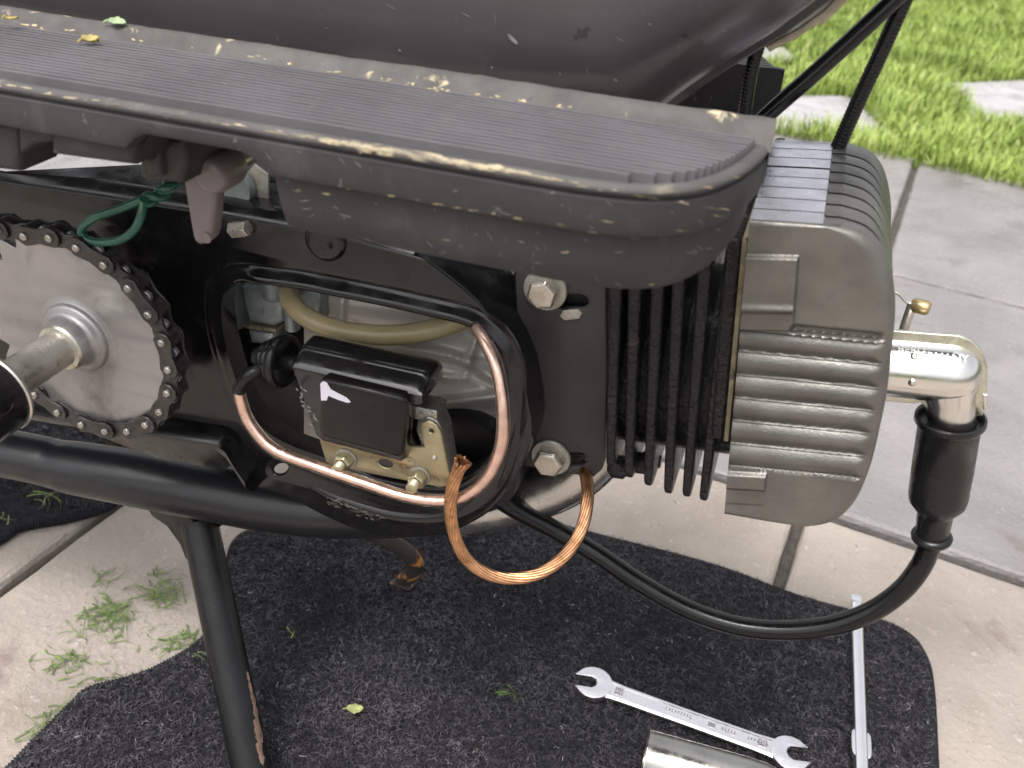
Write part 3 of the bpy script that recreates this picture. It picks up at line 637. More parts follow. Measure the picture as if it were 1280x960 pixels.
sh.grid([[Vector((x, YF + (dy * beadk(*hole[i_]) if dy < 0 else dy), z)) for i_, (x, z) in enumerate(offset2(hole, d))] for d, dy in ((.0092, .0012), (.0082, -.0001), (.0072, .0004), (.0055, -.0006), (.0038, -.0026), (.0022, -.0036), (.0008, -.0032), (0, -.0016), (-.0002, .003), (0, .011))], cu=True)
sh.tube(catmull([P(x, y, YF + .0030) for x, y in ((372, 592), (395, 606), (430, 623), (490, 641), (545, 645), (590, 633), (622, 604), (641, 562), (647, 515), (642, 480))], 8), lambda t: .0050 * math.sin(math.pi * min(max(t, .03), .97)) ** .35, 16)
shell = sh.build('frame_shell', m_black, mo, 50)
# top flange of the frame (glossy ledge that runs back)
mb = MB(); tl = [P(x, y, YF) for x, y in ((-420, 150), (-150, 200), (0, 226), (120, 244), (250, 264), (345, 281), (430, 297), (516, 320))]
mb.grid([[p + Vector((0, .0005, -.0002)) for p in tl], [p + Vector((0, .003, .0022)) for p in tl], [p + Vector((0, .012 if i_ > 2 else .0035, .003)) for i_, p in enumerate(tl)], [p + Vector((0, .034 if i_ > 2 else .0045, .003)) for i_, p in enumerate(tl)], [p + Vector((0, .034 if i_ > 2 else .0045, -.004)) for i_, p in enumerate(tl)]]); mb.build('frame_ledge', m_black, mo, 50)
# lower flange running under the chain
mb = MB(); lo = [P(x, y, YF - .012) for x, y in ((-300, 462), (0, 512), (90, 526), (180, 541), (268, 556), (281, 565), (296, 590), (306, 604))]
mb.grid([[p + Vector((0, .013, .003)) for p in lo], [p + Vector((0, .004, .0018)) for p in lo], [p for p in lo], [p + Vector((0, .0006, -.004)) for p in lo], [p + Vector((0, .006, -.010 - (.010 if i_ in (3, 4) else 0))) for i_, p in enumerate(lo)], [p + Vector((0, .02, -.010 - (.010 if i_ in (3, 4) else 0))) for i_, p in enumerate(lo)]]); fl = mb.build('lower_flange', m_black, mo, 50)
# hidden tension bolt and pressing details on the shell
def hexbolt(name, c, axis, r, h, wr_=None, wt=.0015, parent=mo, m=m_zinc, shank=0, rot=0, dome=False):
    a_ = Vector(axis).normalized(); mb = MB(); u = Vector((math.cos(rot), 0, math.sin(rot)))
    mb.lathe(c, a_, [(0, r), (h*.78, r), (h, r*.86)], 6, up=u)
    o = mb.build(name, m, parent, 20, r*.06)
    if wr_:
        mb = MB(); mb.lathe(c - a_ * wt, a_, [(0, wr_*.97), (wt*.3, wr_), (wt*.7, wr_), (wt, wr_*.96)], 36); mb.build('washer', m_wash, o, 40)
    if shank:
        mb = MB(); pr_ = []; n = int(shank / .0007)
        for k in range(n): pr_ += [(h + k*.0007, r*.50), (h + k*.0007 + .00035, r*.58)]
        pr_ += [(h + n*.0007, r*.45)]; mb.lathe(c, a_, pr_, 18); mb.build('threaded_end', m, o, 60)
    return o
bp = P(290, 290, YF); hexbolt('bolt', P(291, 287, YF - .001), (1, -.15, .35), M_(11, bp), .009, None, parent=shell)
mb = MB(); q = P(408, 300, YF); mb.lathe(q, YV, [(-.002, .0035), (-.003, .0065), (-.002, .0085), (.001, .0092)], 32); mb.build('pressed_boss', m_black, shell, 60)
# ---------------------------------------------------- engine: crankcase behind the opening
mb = MB(); rows = []
def lump(x, y):
    h = 0
    for cx, cy, sx, sy, an, amp in ((612, 470, 62, 7, .45, 6), (612, 480, 50, 4, .5, -3), (565, 446, 60, 6.5, .2, 5), (560, 455, 60, 4, .25, -3), (600, 418, 48, 6, .6, 5), (604, 428, 40, 4, .65, -3), (585, 500, 60, 8, -.1, 6), (470, 382, 70, 10, .12, 5), (545, 376, 42, 7, .4, 5), (640, 490, 12, 30, 0, 6), (428, 376, 6, 30, .1, 5), (505, 436, 32, 10, .3, 4), (540, 470, 40, 5, .1, 4), (590, 440, 5, 30, .3, 4)):
        dx, dy = x - cx, y - cy; a_, b_ = dx*math.cos(an) + dy*math.sin(an), -dx*math.sin(an) + dy*math.cos(an); h += amp * math.exp(-(a_/sx)**2 - (b_/sy)**2)
    return h * .0010
for j in range(90):
    y = 325 + 230 * j / 89; rows.append([P(x, y, .339 - lump(x, y) + .00002 * (x - 500) ** 2 * .01) for x in [380 + 290 * i / 109 for i in range(110)]])
mb.grid(rows); mb.cap([rows[0][0], rows[0][-1], rows[-1][-1], rows[-1][0]]); crank = mb.build('crankcase', m_case, mo, 80)
mb = MB(); q = P(560, 590, .338); mb.lathe(P(575, 585, .331), YV, [(0, .024), (.001, .0285), (.004, .0295), (.03, .0295)], 48); mb.build('flywheel_cover', m_satin, crank, 40)
mb = MB(); mb.box(Vector((-.175, .372, .243)), (.095, 0, 0), (0, .017, 0), (0, 0, .077)); mb.build('gearbox_case', m_satin, crank, 30, .006)
# carburettor
carb = MB(); plate_into(carb, [xz([(300, 359), (352, 364), (353, 404), (342, 410), (310, 404), (304, 385)], .326)], .326, .345, .003)
plate_into(carb, [xz([(345, 356), (402, 362), (400, 404), (352, 404)], .331)], .331, .348, .003)
carbo = carb.build('carburettor', m_carb, mo, 35)
mb = MB(); q = P(364, 384, .325); mb.lathe(P(366, 412, .3275), P(362, 372, .3275) - P(366, 412, .3275), [(0, .0028), (.0005, .0035), (.0125, .0032), (.014, .0025)], 24); mb.build('fuel_stub', m_carb, carbo, 50)
mb = MB(); mb.lathe(P(343, 372, .326), Vector((0, 0, 1)), [(0, .0045), (.001, .0054), (.012, .0054)], 28); mb.build('slide_cover', m_carb, carbo, 50)
mb = MB(); mb.lathe(P(288, 378, .333), Vector((.9, -.42, 0)), [(0, .011), (.002, .0125), (.006, .0125), (.008, .010)], 36); mb.build('air_flange', m_carb, carbo, 50)
plate('float_gasket', [(304, 405), (345, 412), (345, 417), (306, 411)], .3255, .345, .0008, m_gask, carbo)
plate('float_bowl', [(308, 412), (343, 417), (338, 434), (312, 430)], .327, .345, .003, m_carb, carbo)
for s in (-1, 1):
    me = text_mesh('0' if s < 0 else '8', .004, .0003); mb = MB(); q = P(324 + 7*s - 3, 389, .3258)
    for v in me.vertices: v.co = q + Vector((v.co.x, -v.co.z, v.co.y))
    mb.mesh(me); mb.build('cast_figure', m_carb, carbo, 0)
hp = [P(361, 366, .3262), P(364, 377, .3215), P(376, 391, .317), (P(400, 405, .315)), P(440, 416, .316), P(490, 419, .320), P(535, 413, .326), P(575, 400, .333), P(615, 380, .338)]
mb = MB(); mb.tube(catmull(hp, 8), M_(13.2, hp[4]), 20); mb.build('fuel_hose', m_hose, mo, 80)
# ---------------------------------------------------- mounting lug and bolts
lug = plate('engine_lug', [(643, 330), (690, 334), (757, 345), (760, 470), (756, 575), (752, 588), (742, 597), (700, 592), (655, 583), (648, 470)], .325, .3295, .0012, m_lug, mo,
            holes=[[(714 + 13*math.cos(t) + (8 if math.cos(t) > 0 else -8), 378 + 9*math.sin(t)) for t in np.linspace(0, 2*math.pi, 20)[:-1]], [(716 + 8*math.cos(t) + (9 if math.cos(t) > 0 else -9), 575 + 8*math.sin(t)) for t in np.linspace(0, 2*math.pi, 20)[:-1]]])
for (x, y, rr, rw, rot) in ((681, 363, 20.5, 29, .35), (688, 573, 20, 26, .15)):
    q = P(x, y, .3195); hexbolt('bolt', P(x, y, .3232), -YV, M_(rr, q), .006, M_(rw, q), .0018, lug, rot=rot)
mb = MB(); plate_into(mb, [xz([(704, 388), (722, 386), (728, 391), (724, 398), (706, 400), (700, 395)], .3247)], .3243, .3249, .0002); mb.build('paint_smear', m_wash, lug, 0)
mb = MB(); plate_into(mb, [xz([(640, 335), (756, 345), (758, 470), (752, 575), (690, 570), (640, 540)], .333)], .333, .375, .003); mb.build('cylinder_base', m_satin, mo, 30)
# ---------------------------------------------------- cylinder with its fins
UA = math.radians(8.6); UU = Vector((math.cos(UA), 0, math.sin(UA))); WW = Vector((-math.sin(UA), 0, math.cos(UA)))
ctr = P(1000, 458, CY)
cyl = MB(); s0 = (P(765, 470, .309) - ctr).dot(UU); s1 = (P(935, 470, CY) - ctr).dot(UU)
cyl.lathe(ctr, UU, [(s0, .037), (s0 + .002, .0395), (s1, .0395)], 64, up=WW)
cylo = cyl.build('cylinder', m_cyl, mo, 60)
fins = [((769, 345), (764, 480), (762, 590)), ((793, 345), (788, 480), (785, 603)), ((822, 345), (814, 480), (809, 613)), ((848, 345), (840, 480), (834, 623)), ((880, 345), (867, 480), (857, 627)), ((912, 345), (895, 480), (878, 632))]
YN = .3005
for top, mid, bot in fins:
    pt, pb = P(*top, YN), P(*bot, YN); wv = (pt - pb).normalized(); uv = Vector((wv.z, 0, -wv.x)); Hf = (pt - pb).length + .012; Df = 2 * (CY - YN); th = M_(8.2, pb)
    def outl(ins):
        o = []; r = .007
        for cy_, cz, a0 in ((Df - r, Hf - r, 0), (r, Hf - r, 90), (r*.75, r*.75, 180), (Df - r*.75, r*.75, 270)):
            for k in range(6):
                a = math.radians(a0 + 18 * k); rr = (r if a0 < 180 else r*.75) - ins; o.append((cy_ + math.cos(a)*rr, cz + math.sin(a)*rr))
        return o
    def shape(o, s): return [pb + YV * y + wv * z + uv * (s * (.68 + .32 * min(1, z / .035))) for y, z in o]
    mb = MB(); rows = [shape(outl(.004), -th*1.02), shape(outl(.0012), -th*.92), shape(outl(.0003), -th*.72), shape(outl(0), -th*.4), shape(outl(0), th*.4), shape(outl(.0003), th*.72), shape(outl(.0012), th*.92), shape(outl(.004), th*1.02)]
    mb.grid(rows, cu=True); mb.cap(rows[0]); mb.cap(rows[-1]); mb.build('fin', m_cyl, cylo, 50)
# upper collar of the barrel and the gasket strip
pt, pb = P(932, 300, .2995), P(908, 552, .2995); wv = (pt - pb); uv = Vector((wv.z, 0, -wv.x)).normalized()
mb = MB(); mb.prism([pb - uv * .0062, pb - uv * .0012, pt - uv * .0012, pt - uv * .0062], (0, .09, 0)); mb.build('barrel_flange', m_cyl, cylo, 30, .0012)
mb = MB(); mb.prism([pb - uv * .0011, pb + uv * .0008, pt + uv * .0008, pt - uv * .0011], (0, .086, 0)); mb.build('head_gasket', m_gask, cylo, 30, .0003)
mb = MB()
for x, y, r in ((772, 583, 15), (800, 580, 12), (812, 575, 12)):
    q = P(x, y, .318); mb.lathe(q, UU, [(-.004, M_(r*.6, q)), (-.002, M_(r, q)), (.003, M_(r, q)), (.005, M_(r*.6, q))], 20)
mb.build('drain_boss', m_cyl, cylo, 50)
# ---------------------------------------------------- cylinder head
HY0, HY1 = .295, .392; nu, nv = 130, 520
e_bot = resample(catmull([P(x, y, HY0) for x, y in ((905, 646), (960, 655), (1012, 661))], 6), nu)
e_rt = resample(catmull([P(x, y, HY0) for x, y in ((1012, 661), (1038, 659), (1058, 648), (1075, 625), (1089, 590), (1100, 545), (1109, 500), (1115, 450), (1119, 410), (1119, 375), (1113, 340), (1101, 312), (1081, 294), (1050, 284))], 6), nv)
e_top = resample([P(937, 276, HY0), P(1000, 280, HY0), P(1050, 284, HY0)], nu)
e_lf = resample([P(905, 646, HY0), P(937, 276, HY0)], nv)
ridges = [412, 441, 471, 500, 529, 558, 587]
def head_d(px, py):             # how far the near face stands back from its reference plane (m)
    yl = py - .098 * (px - 922); d = 0
    if ridges[0] - 3 < yl < ridges[-1] + 3:
        for k in range(len(ridges) - 1):
            if ridges[k] <= yl < ridges[k+1]:
                t = (yl - ridges[k]) / (ridges[k+1] - ridges[k])
                bul = math.sin(math.pi * t ** .85) ** .9; lipk = .5 * math.exp(-(min(t, 1 - t) / .06) ** 2)
                xe = 1110 - max(0, (py - 430)) * .165 + 6 * math.cos(2 * math.pi * t)
                d = .0026 * (1 - max(bul, lipk)) * (1 - sstep(xe - 22, xe, px))
    # recess under the big smooth shoulder
    if ridges[0] - 16 < yl < ridges[0]: d = max(d, .0024 * sstep(ridges[0]-16, ridges[0]-7, yl) * (1 - sstep(ridges[0]-3.2, ridges[0]-.5, yl)) * sstep(984, 992, px) * (1 - sstep(1095, 1113, px)))
    xb = 998 - (py - 322) * .078
    b = sstep(317, 321, py - .02*(px-925)) * (1 - sstep(409, 413, py - .02*(px-925))) * (1 - sstep(xb - 1.5, xb + 2, px))
    rg = math.exp(-((py - 382 - .03*(px-925)) / 4.5) ** 2) * .0010
    d -= b * (.0022 + rg - .0006 * sstep(384, 392, py))
    b = sstep(588, 592, py - .06*(px-915)) * (1 - sstep(627, 631, py - .06*(px-915))) * (1 - sstep(956, 959, px + .1*(py-600)))
    d -= b * (.002 - .0016 * sstep(606, 612, py - .06*(px-915)))
    return d
hm = MB(); rows = []; RR = .006
for j in range(nv):
    v = j / (nv - 1); r = []
    for i in range(nu):
        u = i / (nu - 1)
        p = e_bot[i] * (1-v) + e_top[i] * v + e_lf[j] * (1-u) + e_rt[j] * u - (e_bot[0]*(1-u)*(1-v) + e_bot[-1]*u*(1-v) + e_top[0]*(1-u)*v + e_top[-1]*u*v)
        x, y = px_of(p); dd = head_d(x, y)
        er = (e_rt[j] - p).length; eb = (e_bot[i] - p).length; et = (e_top[i] - p).length
        def rd(e, R): return R - math.sqrt(max(R*R - (R - e)**2, 0)) if e < R else 0
        q = 1 - sstep(0, .006, min(er, eb, et))
        dd = dd * (1 - q) + min(rd(er, RR) + rd(eb, .003) + rd(et, .0018), RR)
        r.append(p + YV * dd)
    rows.append(r)
hm.grid(rows)
lb, lr, lt = e_bot[:-1:2], e_rt[:-1:4], e_top[::-1][:-1:2]; loop = lb + lr + lt; nl = len(loop)
own = ['b'] * len(lb) + ['r'] * len(lr) + ['t'] * len(lt)
full = loop + e_lf[::-1][:-1:8]; own += ['l'] * (len(full) - nl)
cen = sum(full, Vector()) / len(full)
nrm = []
for i in range(len(full)):
    t = (full[(i+1) % len(full)] - full[i-1]); n = Vector((t.z, 0, -t.x)).normalized()
    if n.dot(full[i] - cen) < 0: n = -n
    nrm.append(n)
def edge_start(i):
    return {'b': .003, 'r': RR, 't': .0018, 'l': 0}[own[i]]
slots = [HY0 + .0118 + .0116 * k for k in range(7)]
def wall_ring(yfun, infun, m=0): return [Vector((full[i].x, yfun(i), full[i].z)) - nrm[i] * infun(i) for i in range(len(full))]
padx = 1030
isfin = []
for i, p in enumerate(full):
    x, y = px_of(p); ang = math.atan2(nrm[i].z, nrm[i].x)
    isfin.append(0 if own[i] in 'bl' else (2 if (own[i] == 't' and x < padx) else sstep(-.5, .4, ang)))
def fw(i): return 1 if isfin[i] == 2 else isfin[i]
WR = []; mats_idx = []
WR.append(wall_ring(lambda i: HY0 + edge_start(i), lambda i: 0)); mats_idx.append(0)
low = lambda i: .0009 if isfin[i] != 2 and isfin[i] > 0 else 0
for k, yc in enumerate(slots):
    wd = lambda i: (.00042 if k != 4 else .0010) if isfin[i] == 2 else .0010
    dp = lambda i: .006 * fw(i)
    prev = slots[k-1] if k else HY0
    WR.append(wall_ring(lambda i: (yc + prev) / 2 + (.001 if k == 0 else 0), lambda i: low(i) * .4 * fw(i)))
    WR.append(wall_ring(lambda i: yc - wd(i) - .0002, lambda i: low(i) * 1.1 * fw(i)))
    WR.append(wall_ring(lambda i: yc - wd(i), lambda i: low(i) * fw(i) + (0 if isfin[i] == 2 else .0002 * fw(i))))
    WR.append(wall_ring(lambda i: yc - wd(i) * .9, lambda i: dp(i)))
    WR.append(wall_ring(lambda i: yc + wd(i) * .9, lambda i: dp(i)))
    WR.append(wall_ring(lambda i: yc + wd(i), lambda i: low(i) * fw(i) + (0 if isfin[i] == 2 else .0002 * fw(i))))
    WR.append(wall_ring(lambda i: yc + wd(i) + .0002, lambda i: low(i) * 1.1 * fw(i)))
WR.append(wall_ring(lambda i: HY1 - .004, lambda i: 0)); WR.append(wall_ring(lambda i: HY1 - .001, lambda i: .0012)); WR.append(wall_ring(lambda i: HY1, lambda i: .004))
n = len(full); base = len(hm.v); hm.v += [tuple(p) for r in WR for p in r]
for a_ in range(len(WR) - 1):
    for i in range(n):
        j = (i + 1) % n; hm.f.append((base + a_*n+i, base + a_*n+j, base + (a_+1)*n+j, base + (a_+1)*n+i))
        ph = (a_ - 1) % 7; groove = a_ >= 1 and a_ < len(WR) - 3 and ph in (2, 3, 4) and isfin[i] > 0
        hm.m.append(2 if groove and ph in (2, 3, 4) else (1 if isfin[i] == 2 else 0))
hm.cap(WR[-1])
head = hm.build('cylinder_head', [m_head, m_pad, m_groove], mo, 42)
# ---------------------------------------------------- exhaust
ex = [(-420, 490, 30, .30), (-150, 538, 31, .303), (25, 570, 30.5, .308), (70, 580, 31, .310), (95, 585, 33.5, .311), (160, 596, 35.5, .314), (225, 608, 36.5, .319), (275, 618, 36, .324), (320, 627.5, 35, .328), (390, 636.5, 34.5, .334), (450, 639, 34.5, .340), (520, 640, 31, .345), (600, 634, 29, .35)]
pp = [P(x, y, Y) for x, y, _, Y in ex]; rad = [M_(h_, p) for (_, _, h_, _), p in zip(ex, pp)]
cp = catmull([Vector(p) for p in pp], 8); cr = [q.x for q in catmull([Vector((r, 0, 0)) for r in rad], 8)]
mb = MB(); mb.tube(cp, cr, 40); mb.build('exhaust_pipe', m_exh, mo, 60)
hd = [(575, 640, 30, .349), (640, 628, 31, .351), (690, 612, 32, .353), (730, 588, 32, .355), (765, 548, 30, .357), (790, 500, 28, .357)]
pp = [P(x, y, Y) for x, y, _, Y in hd]; mb = MB(); mb.tube(catmull(pp, 8), M_(31, pp[2]), 36)
mb.build('header_pipe', m_chrome, mo, 60)
# ---------------------------------------------------- centre stand
def leg(pts, ws, m, flat, foot=None):
    p = [Vector(q) for q in pts]; mb = MB(); mb.tube(catmull(p, 6), [q.x for q in catmull([Vector((x, 0, 0)) for x in ws], 6)], 20, flat=flat); return mb
t0 = P(249, 652, .324); foot = G(322, 1000, .0075); t1, t2, t3 = t0.lerp(foot, .2), t0.lerp(foot, .58), t0.lerp(foot, .9)
ln = leg([t0, t1, t2, t3, foot], [.0090, .0092, .0093, .0094, .0095], m_leg, 1.12)
stand = ln.build('stand_leg', m_leg, mo, 60)
mb = MB(); plate_into(mb, [xz([(178, 628), (300, 640), (268, 664), (232, 700), (224, 680), (208, 658), (190, 646)], .326)], .326, .330, .001); mb.build('stand_gusset', m_satin, stand, 30)
mb = MB(); mb.lathe(P(700, 700, .1) * 0 + Vector((t0.x - .004, .326, t0.z + .006)), YV, [(0, .009), (.085, .009)], 24); mb.build('stand_pivot', m_satin, stand, 50)
f0, f1, f2, f3, f4 = P(435, 642, .400), P(474, 670, .408), P(506, 688, .416), P(519, 708, .422), P(506, 736, .4275); f4.z = .0095; f3.z = max(f3.z, .028)
ln = leg([f0, f1, f2, f3, f4], [.0062, .0062, .0062, .0064, .0072], m_rust, .62); far = ln.build('stand_leg', m_rust, mo, 60)
mb = MB(); plate_pts = [f4 + Vector((x, y, 0)) for x, y in ((-.0095, -.006), (.006, -.007), (.0085, .002), (.005, .008), (-.006, .007))]; mb.prism([p + Vector((0, 0, -.0018)) for p in plate_pts], (0, 0, .0022)); mb.build('foot_plate', m_rust, far, 30, .0009)
plate('spring_hook', [(131, 545), (182, 553), (182, 566), (150, 563), (134, 556)], .333, .337, .0008, m_rust, mo)
# ---------------------------------------------------- chain wheel and chain
YC = .269; SC = Vector((-.26734, YC, H - .2132)); PR = .0127; NT = 23; SR = PR / (2 * math.sin(math.pi / NT))
pp = P(219, 463.8, YC - .004); th0 = math.atan2(pp.z - SC.z, pp.x - SC.x); DA = 2 * math.pi / NT
gear = []
for k in range(NT * 8):
    t = k / 8; ph = t - math.floor(t); a = th0 + t * DA
    gear.append((SC.x + (SR - .0040 + .0068 * math.sin(math.pi * ph) ** 1.6) * math.cos(a), SC.z + (SR - .0040 + .0068 * math.sin(math.pi * ph) ** 1.6) * math.sin(a)))
mb = MB(); plate_into(mb, [gear], YC - .0012, YC + .0012, .0004)
mb.lathe(SC + YV * -.0014, YV, [(-.0105, .0102), (-.0095, .0108), (-.006, .0112), (-.0042, .0118), (-.0034, .0130), (-.0031, .0148), (-.0024, .0156), (-.0008, .0159), (-.0001, .0172), (.0006, .0205)], 64, caps=False)
wheel = mb.build('chain_wheel', m_sprock, mo, 40)
mb = MB(); mb.lathe(SC, YV, [(.02, .008), (-.0105, .008), (-.0108, .0098), (-.0118, .0104), (-.0128, .0098), (-.0132, .008), (-.050, .0079)], 48); mb.build('pedal_shaft', m_steel, mo, 40)
cr_ = MB(); cr_.lathe(SC + YV * -.047, -YV, [(0, .0148), (.0006, .0162), (.0016, .0168), (.030, .0168), (.034, .015)], 48)
crk = cr_.build('crank_hub', m_coil, mo, 40)
mb = MB(); q = SC + YV * -.066; dv = Vector((-.8, -.08, -.6)).normalized(); sv = dv.cross(YV).normalized()
rows = []
for t, w_, h_ in ((0, .013, .008), (.03, .010, .0065), (.08, .0085, .006), (.13, .010, .0065), (.145, .006, .005)):
    c = q + dv * t; rows.append([c + sv * w_ - YV * h_, c + sv * w_ + YV * h_, c - sv * w_ + YV * h_, c - sv * w_ - YV * h_])
mb.grid(rows, cu=True); mb.cap(rows[0]); mb.cap(rows[-1]); mb.build('crank_arm', m_steel, crk, 30, .002)
mb = MB(); mb.lathe(SC + YV * -.0466, -YV, [(0, .0150), (.0, .0171), (.0012, .0173), (.002, .0165)], 48, caps=False); mb.build('bare_rim', m_steel, crk, 40)
# pins: round the wheel, then off along both runs
kt = [k for k in range(-7, 8)]
pins = []
ang = [th0 + k * DA for k in range(7, -9, -1)]            # top of the wheel down to its underside
pins = [Vector((SC.x + SR * math.cos(a), YC, SC.z + SR * math.sin(a))) for a in ang]
while pins[0].x > -.50:
    k = len(pins); d = Vector((-1, 0, -.02 if k < 18 else -.035)).normalized(); pins.insert(0, pins[0] + d * PR)
while pins[-1].x > -.50: pins.append(pins[-1] + Vector((-1, 0, -.03)).normalized() * PR)
def link_mesh(outer):
    mb = MB(); yo = .0040 if outer else .0026; n = 7; R = .0044 if outer else .0047; wst = .0031
    for s in (-1, 1):
        pts = []
        for k in range(n): a = math.radians(-118 + 236 * k / (n-1)); pts.append((PR/2 + R * math.cos(a), R * math.sin(a)))
        pts.append((0, wst))
        for k in range(n): a = math.radians(62 + 236 * k / (n-1)); pts.append((-PR/2 + R * math.cos(a), R * math.sin(a)))
        pts.append((0, -wst))
        mb.prism([Vector((x, s * yo - .0005, z)) for x, z in pts], (0, .0011, 0), 0)
    for e in (-1, 1):
        if outer:
            mb.lathe((e * PR/2, 0, 0), (0, -1, 0), [(-.0055, .0018), (.0053, .0018), (.0058, .0012)], 12, m=1)
        else:
            mb.lathe((e * PR/2, 0, 0), (0, -1, 0), [(-.0021, .0040), (.0021, .0040)], 14, m=0)
    me = bpy.data.meshes.new('link'); me.from_pydata(mb.v, [], mb.f); me.materials.append(m_link); me.materials.append(m_pin); me.polygons.foreach_set('material_index', mb.m)
    bm = bmesh.new(); bm.from_mesh(me); bmesh.ops.recalc_face_normals(bm, faces=bm.faces); bm.to_mesh(me); bm.free()
    me.polygons.foreach_set('use_smooth', [True]*len(me.polygons)); me.set_sharp_from_angle(angle=math.radians(35)); return me
lm = {True: link_mesh(True), False: link_mesh(False)}
ch = bpy.data.objects.new('chain', None); COL.objects.link(ch); ch.empty_display_size = .02; attach(ch, mo)
for i, (a, b) in enumerate(zip(pins, pins[1:])):
    o = bpy.data.objects.new('link', lm[i % 2 == 0]); COL.objects.link(o); o.parent = ch
    d = b - a; o.location = (a + b) / 2; o.rotation_euler = (0, -math.atan2(d.z, d.x), 0)
    if i % 2 == 0:
        bv = o.modifiers.new('bevel', 'BEVEL'); bv.width = .0002; bv.segments = 1; bv.limit_method = 'ANGLE'
# ---------------------------------------------------- ignition coil
cm = MB(); C0, C1 = .2805, .303
plate_into(cm, [xz([(362, 457), (508, 490), (513, 497), (506, 576), (500, 579), (402, 553), (393, 545)], C0)], C0, C1, .0022)
ax0, ax1 = P(366, 458, C0), P(512, 491, C0); al = (ax1 - ax0).normalized(); nz = Vector((-al.z, 0, al.x)); La = (ax1 - ax0).length
rows = []
for t, k in ((-.0002, .86), (.0006, .97), (.002, 1), (La - .001, 1), (La + .002, .97), (La + .004, .88), (La + .005, .7)):
    rows.append([ax0 + al * t + YV * (.001 + (y - .001) * 1) + nz * (z * k) for y, z in ((.0012, -.006), (.0006, -.0008), (.0022, .0012), (.0060, .0036), (.0072, .0046), (.0105, .0056), (.017, .0060), (.0205, .0048), (.0222, .002), (.0222, -.006))])
cm.grid(rows, cu=True); cm.cap(rows[0]); cm.cap(rows[-1])
coil = cm.build('ignition_coil', m_coil, mo, 45)
plate('front_panel', [(400, 476), (405, 474), (502, 497), (508, 504), (504, 568), (498, 574), (402, 548), (398, 540)], C0 - .0042, C0 + .004, .0022, m_panel, coil)
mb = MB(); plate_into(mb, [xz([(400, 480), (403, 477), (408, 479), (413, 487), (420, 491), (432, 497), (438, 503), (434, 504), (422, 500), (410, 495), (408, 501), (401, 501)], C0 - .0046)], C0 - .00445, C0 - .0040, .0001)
mb.build('reflection_patch', m_reflect, coil, 0)  # raised pale patch standing in for the sky reflected in the panel
mb = MB(); r_ = random.Random(8)
for k in range(17):
    t = k / 16; x = 374 + 19 * t + r_.uniform(-5, 5); y = 484 + 46 * t + r_.uniform(-3, 3); q = P(x, y, C0); mb.box(q, Vector((.0009 * r_.uniform(.4, 1), 0, -.0003)), (0, .0002, 0), (0, 0, .00028))
mb.build('moulded_marks', m_emb, coil, 0)['kind'] = 'stuff'
brk = plate('bracket', [(396, 540), (530, 560), (527, 545), (523, 534), (526, 528), (535, 526), (545, 531), (551, 541), (561, 592), (563, 603), (559, 608), (550, 610), (415, 583), (407, 577)], .2855, .2872, .0006, m_gold, coil,
            holes=[[(482 + 9*math.cos(t), 580 + 5*math.sin(t) + 2*math.cos(t)) for t in np.linspace(0, 2*math.pi, 16)[:-1]], [(539 + 3*math.cos(t), 539 + 2.4*math.sin(t)) for t in np.linspace(0, 2*math.pi, 10)[:-1]]])
mb = MB(); mb.lathe(P(543, 572, .2855), -YV, [(0, .0013), (.0008, .0011), (.001, .0004)], 14); mb.build('rivet', m_zinc, brk, 60)
mb = MB(); plate_into(mb, [xz([(519, 538), (521, 527), (534, 521), (546, 527), (552, 540), (562, 600), (552, 606), (540, 600)], .2872)], .2874, .2985, .001); mb.build('iron_core', m_lam, coil, 40)
mb = MB(); plate_into(mb, [xz([(480, 500), (545, 515), (545, 530), (480, 520)], .2874)], .2880, .299, .001); mb.build('core_arm', m_lam, coil, 30)
plate('core_back', [(516, 540), (519, 524), (534, 518), (548, 524), (555, 540), (566, 600), (556, 608), (420, 575), (405, 565)], .2988, .3045, .0008, m_coil, coil)
me = text_mesh('GEE', .0042, .00015); mb = MB(); q = P(517, 578, .2852)
for v in me.vertices: x, y, z = v.co; v.co = q + Vector((x * .97 + y * .2, -z, -x * .2 + y * .97))
mb.mesh(me); mb.build('stamped_letters', m_strap, brk, 0)
for x, y, rot in ((432, 574, .2), (524, 596, .5)):
    q = P(x, y, .2845); hexbolt('nut', q, -YV, M_(12.5, q), .0048, M_(14.5, q), .0010, coil, m=m_yz, shank=.0048, rot=rot)
# boot on the coil outlet
bo = MB(); b0, b1 = P(372, 455, .291), P(304, 441, .293); bd = (b1 - b0).normalized(); sc_ = M_(1, b0)
bo.lathe(b0, bd, [(0, 10.5*sc_), (20*sc_, 10.5*sc_)], 28)
bo.lathe(b0, bd, [(24*sc_, 12.6*sc_), (18*sc_, 25.3*sc_), (16*sc_, 32.2*sc_), (18*sc_, 34.5*sc_), (22*sc_, 35.1*sc_), (27*sc_, 33.3*sc_), (31*sc_, 28.2*sc_), (34*sc_, 28.7*sc_), (38*sc_, 27.6*sc_), (42*sc_, 22.4*sc_), (45*sc_, 23.0*sc_), (49*sc_, 21.3*sc_), (54*sc_, 14.9*sc_), (58*sc_, 13.8*sc_), (63*sc_, 10.3*sc_), (66*sc_, 3.4*sc_)], 36)
bo.build('rubber_boot', m_brub, coil, 60)
mb = MB(); mb.tube(catmull([P(326, 460, .285), P(316, 466, .282), P(306, 474, .2805), P(300, 484, .280), P(299, 489, .280)], 6), M_(8.2, P(305, 475, .281)), 16); mb.build('lead_sleeve', m_brub, coil, 60)
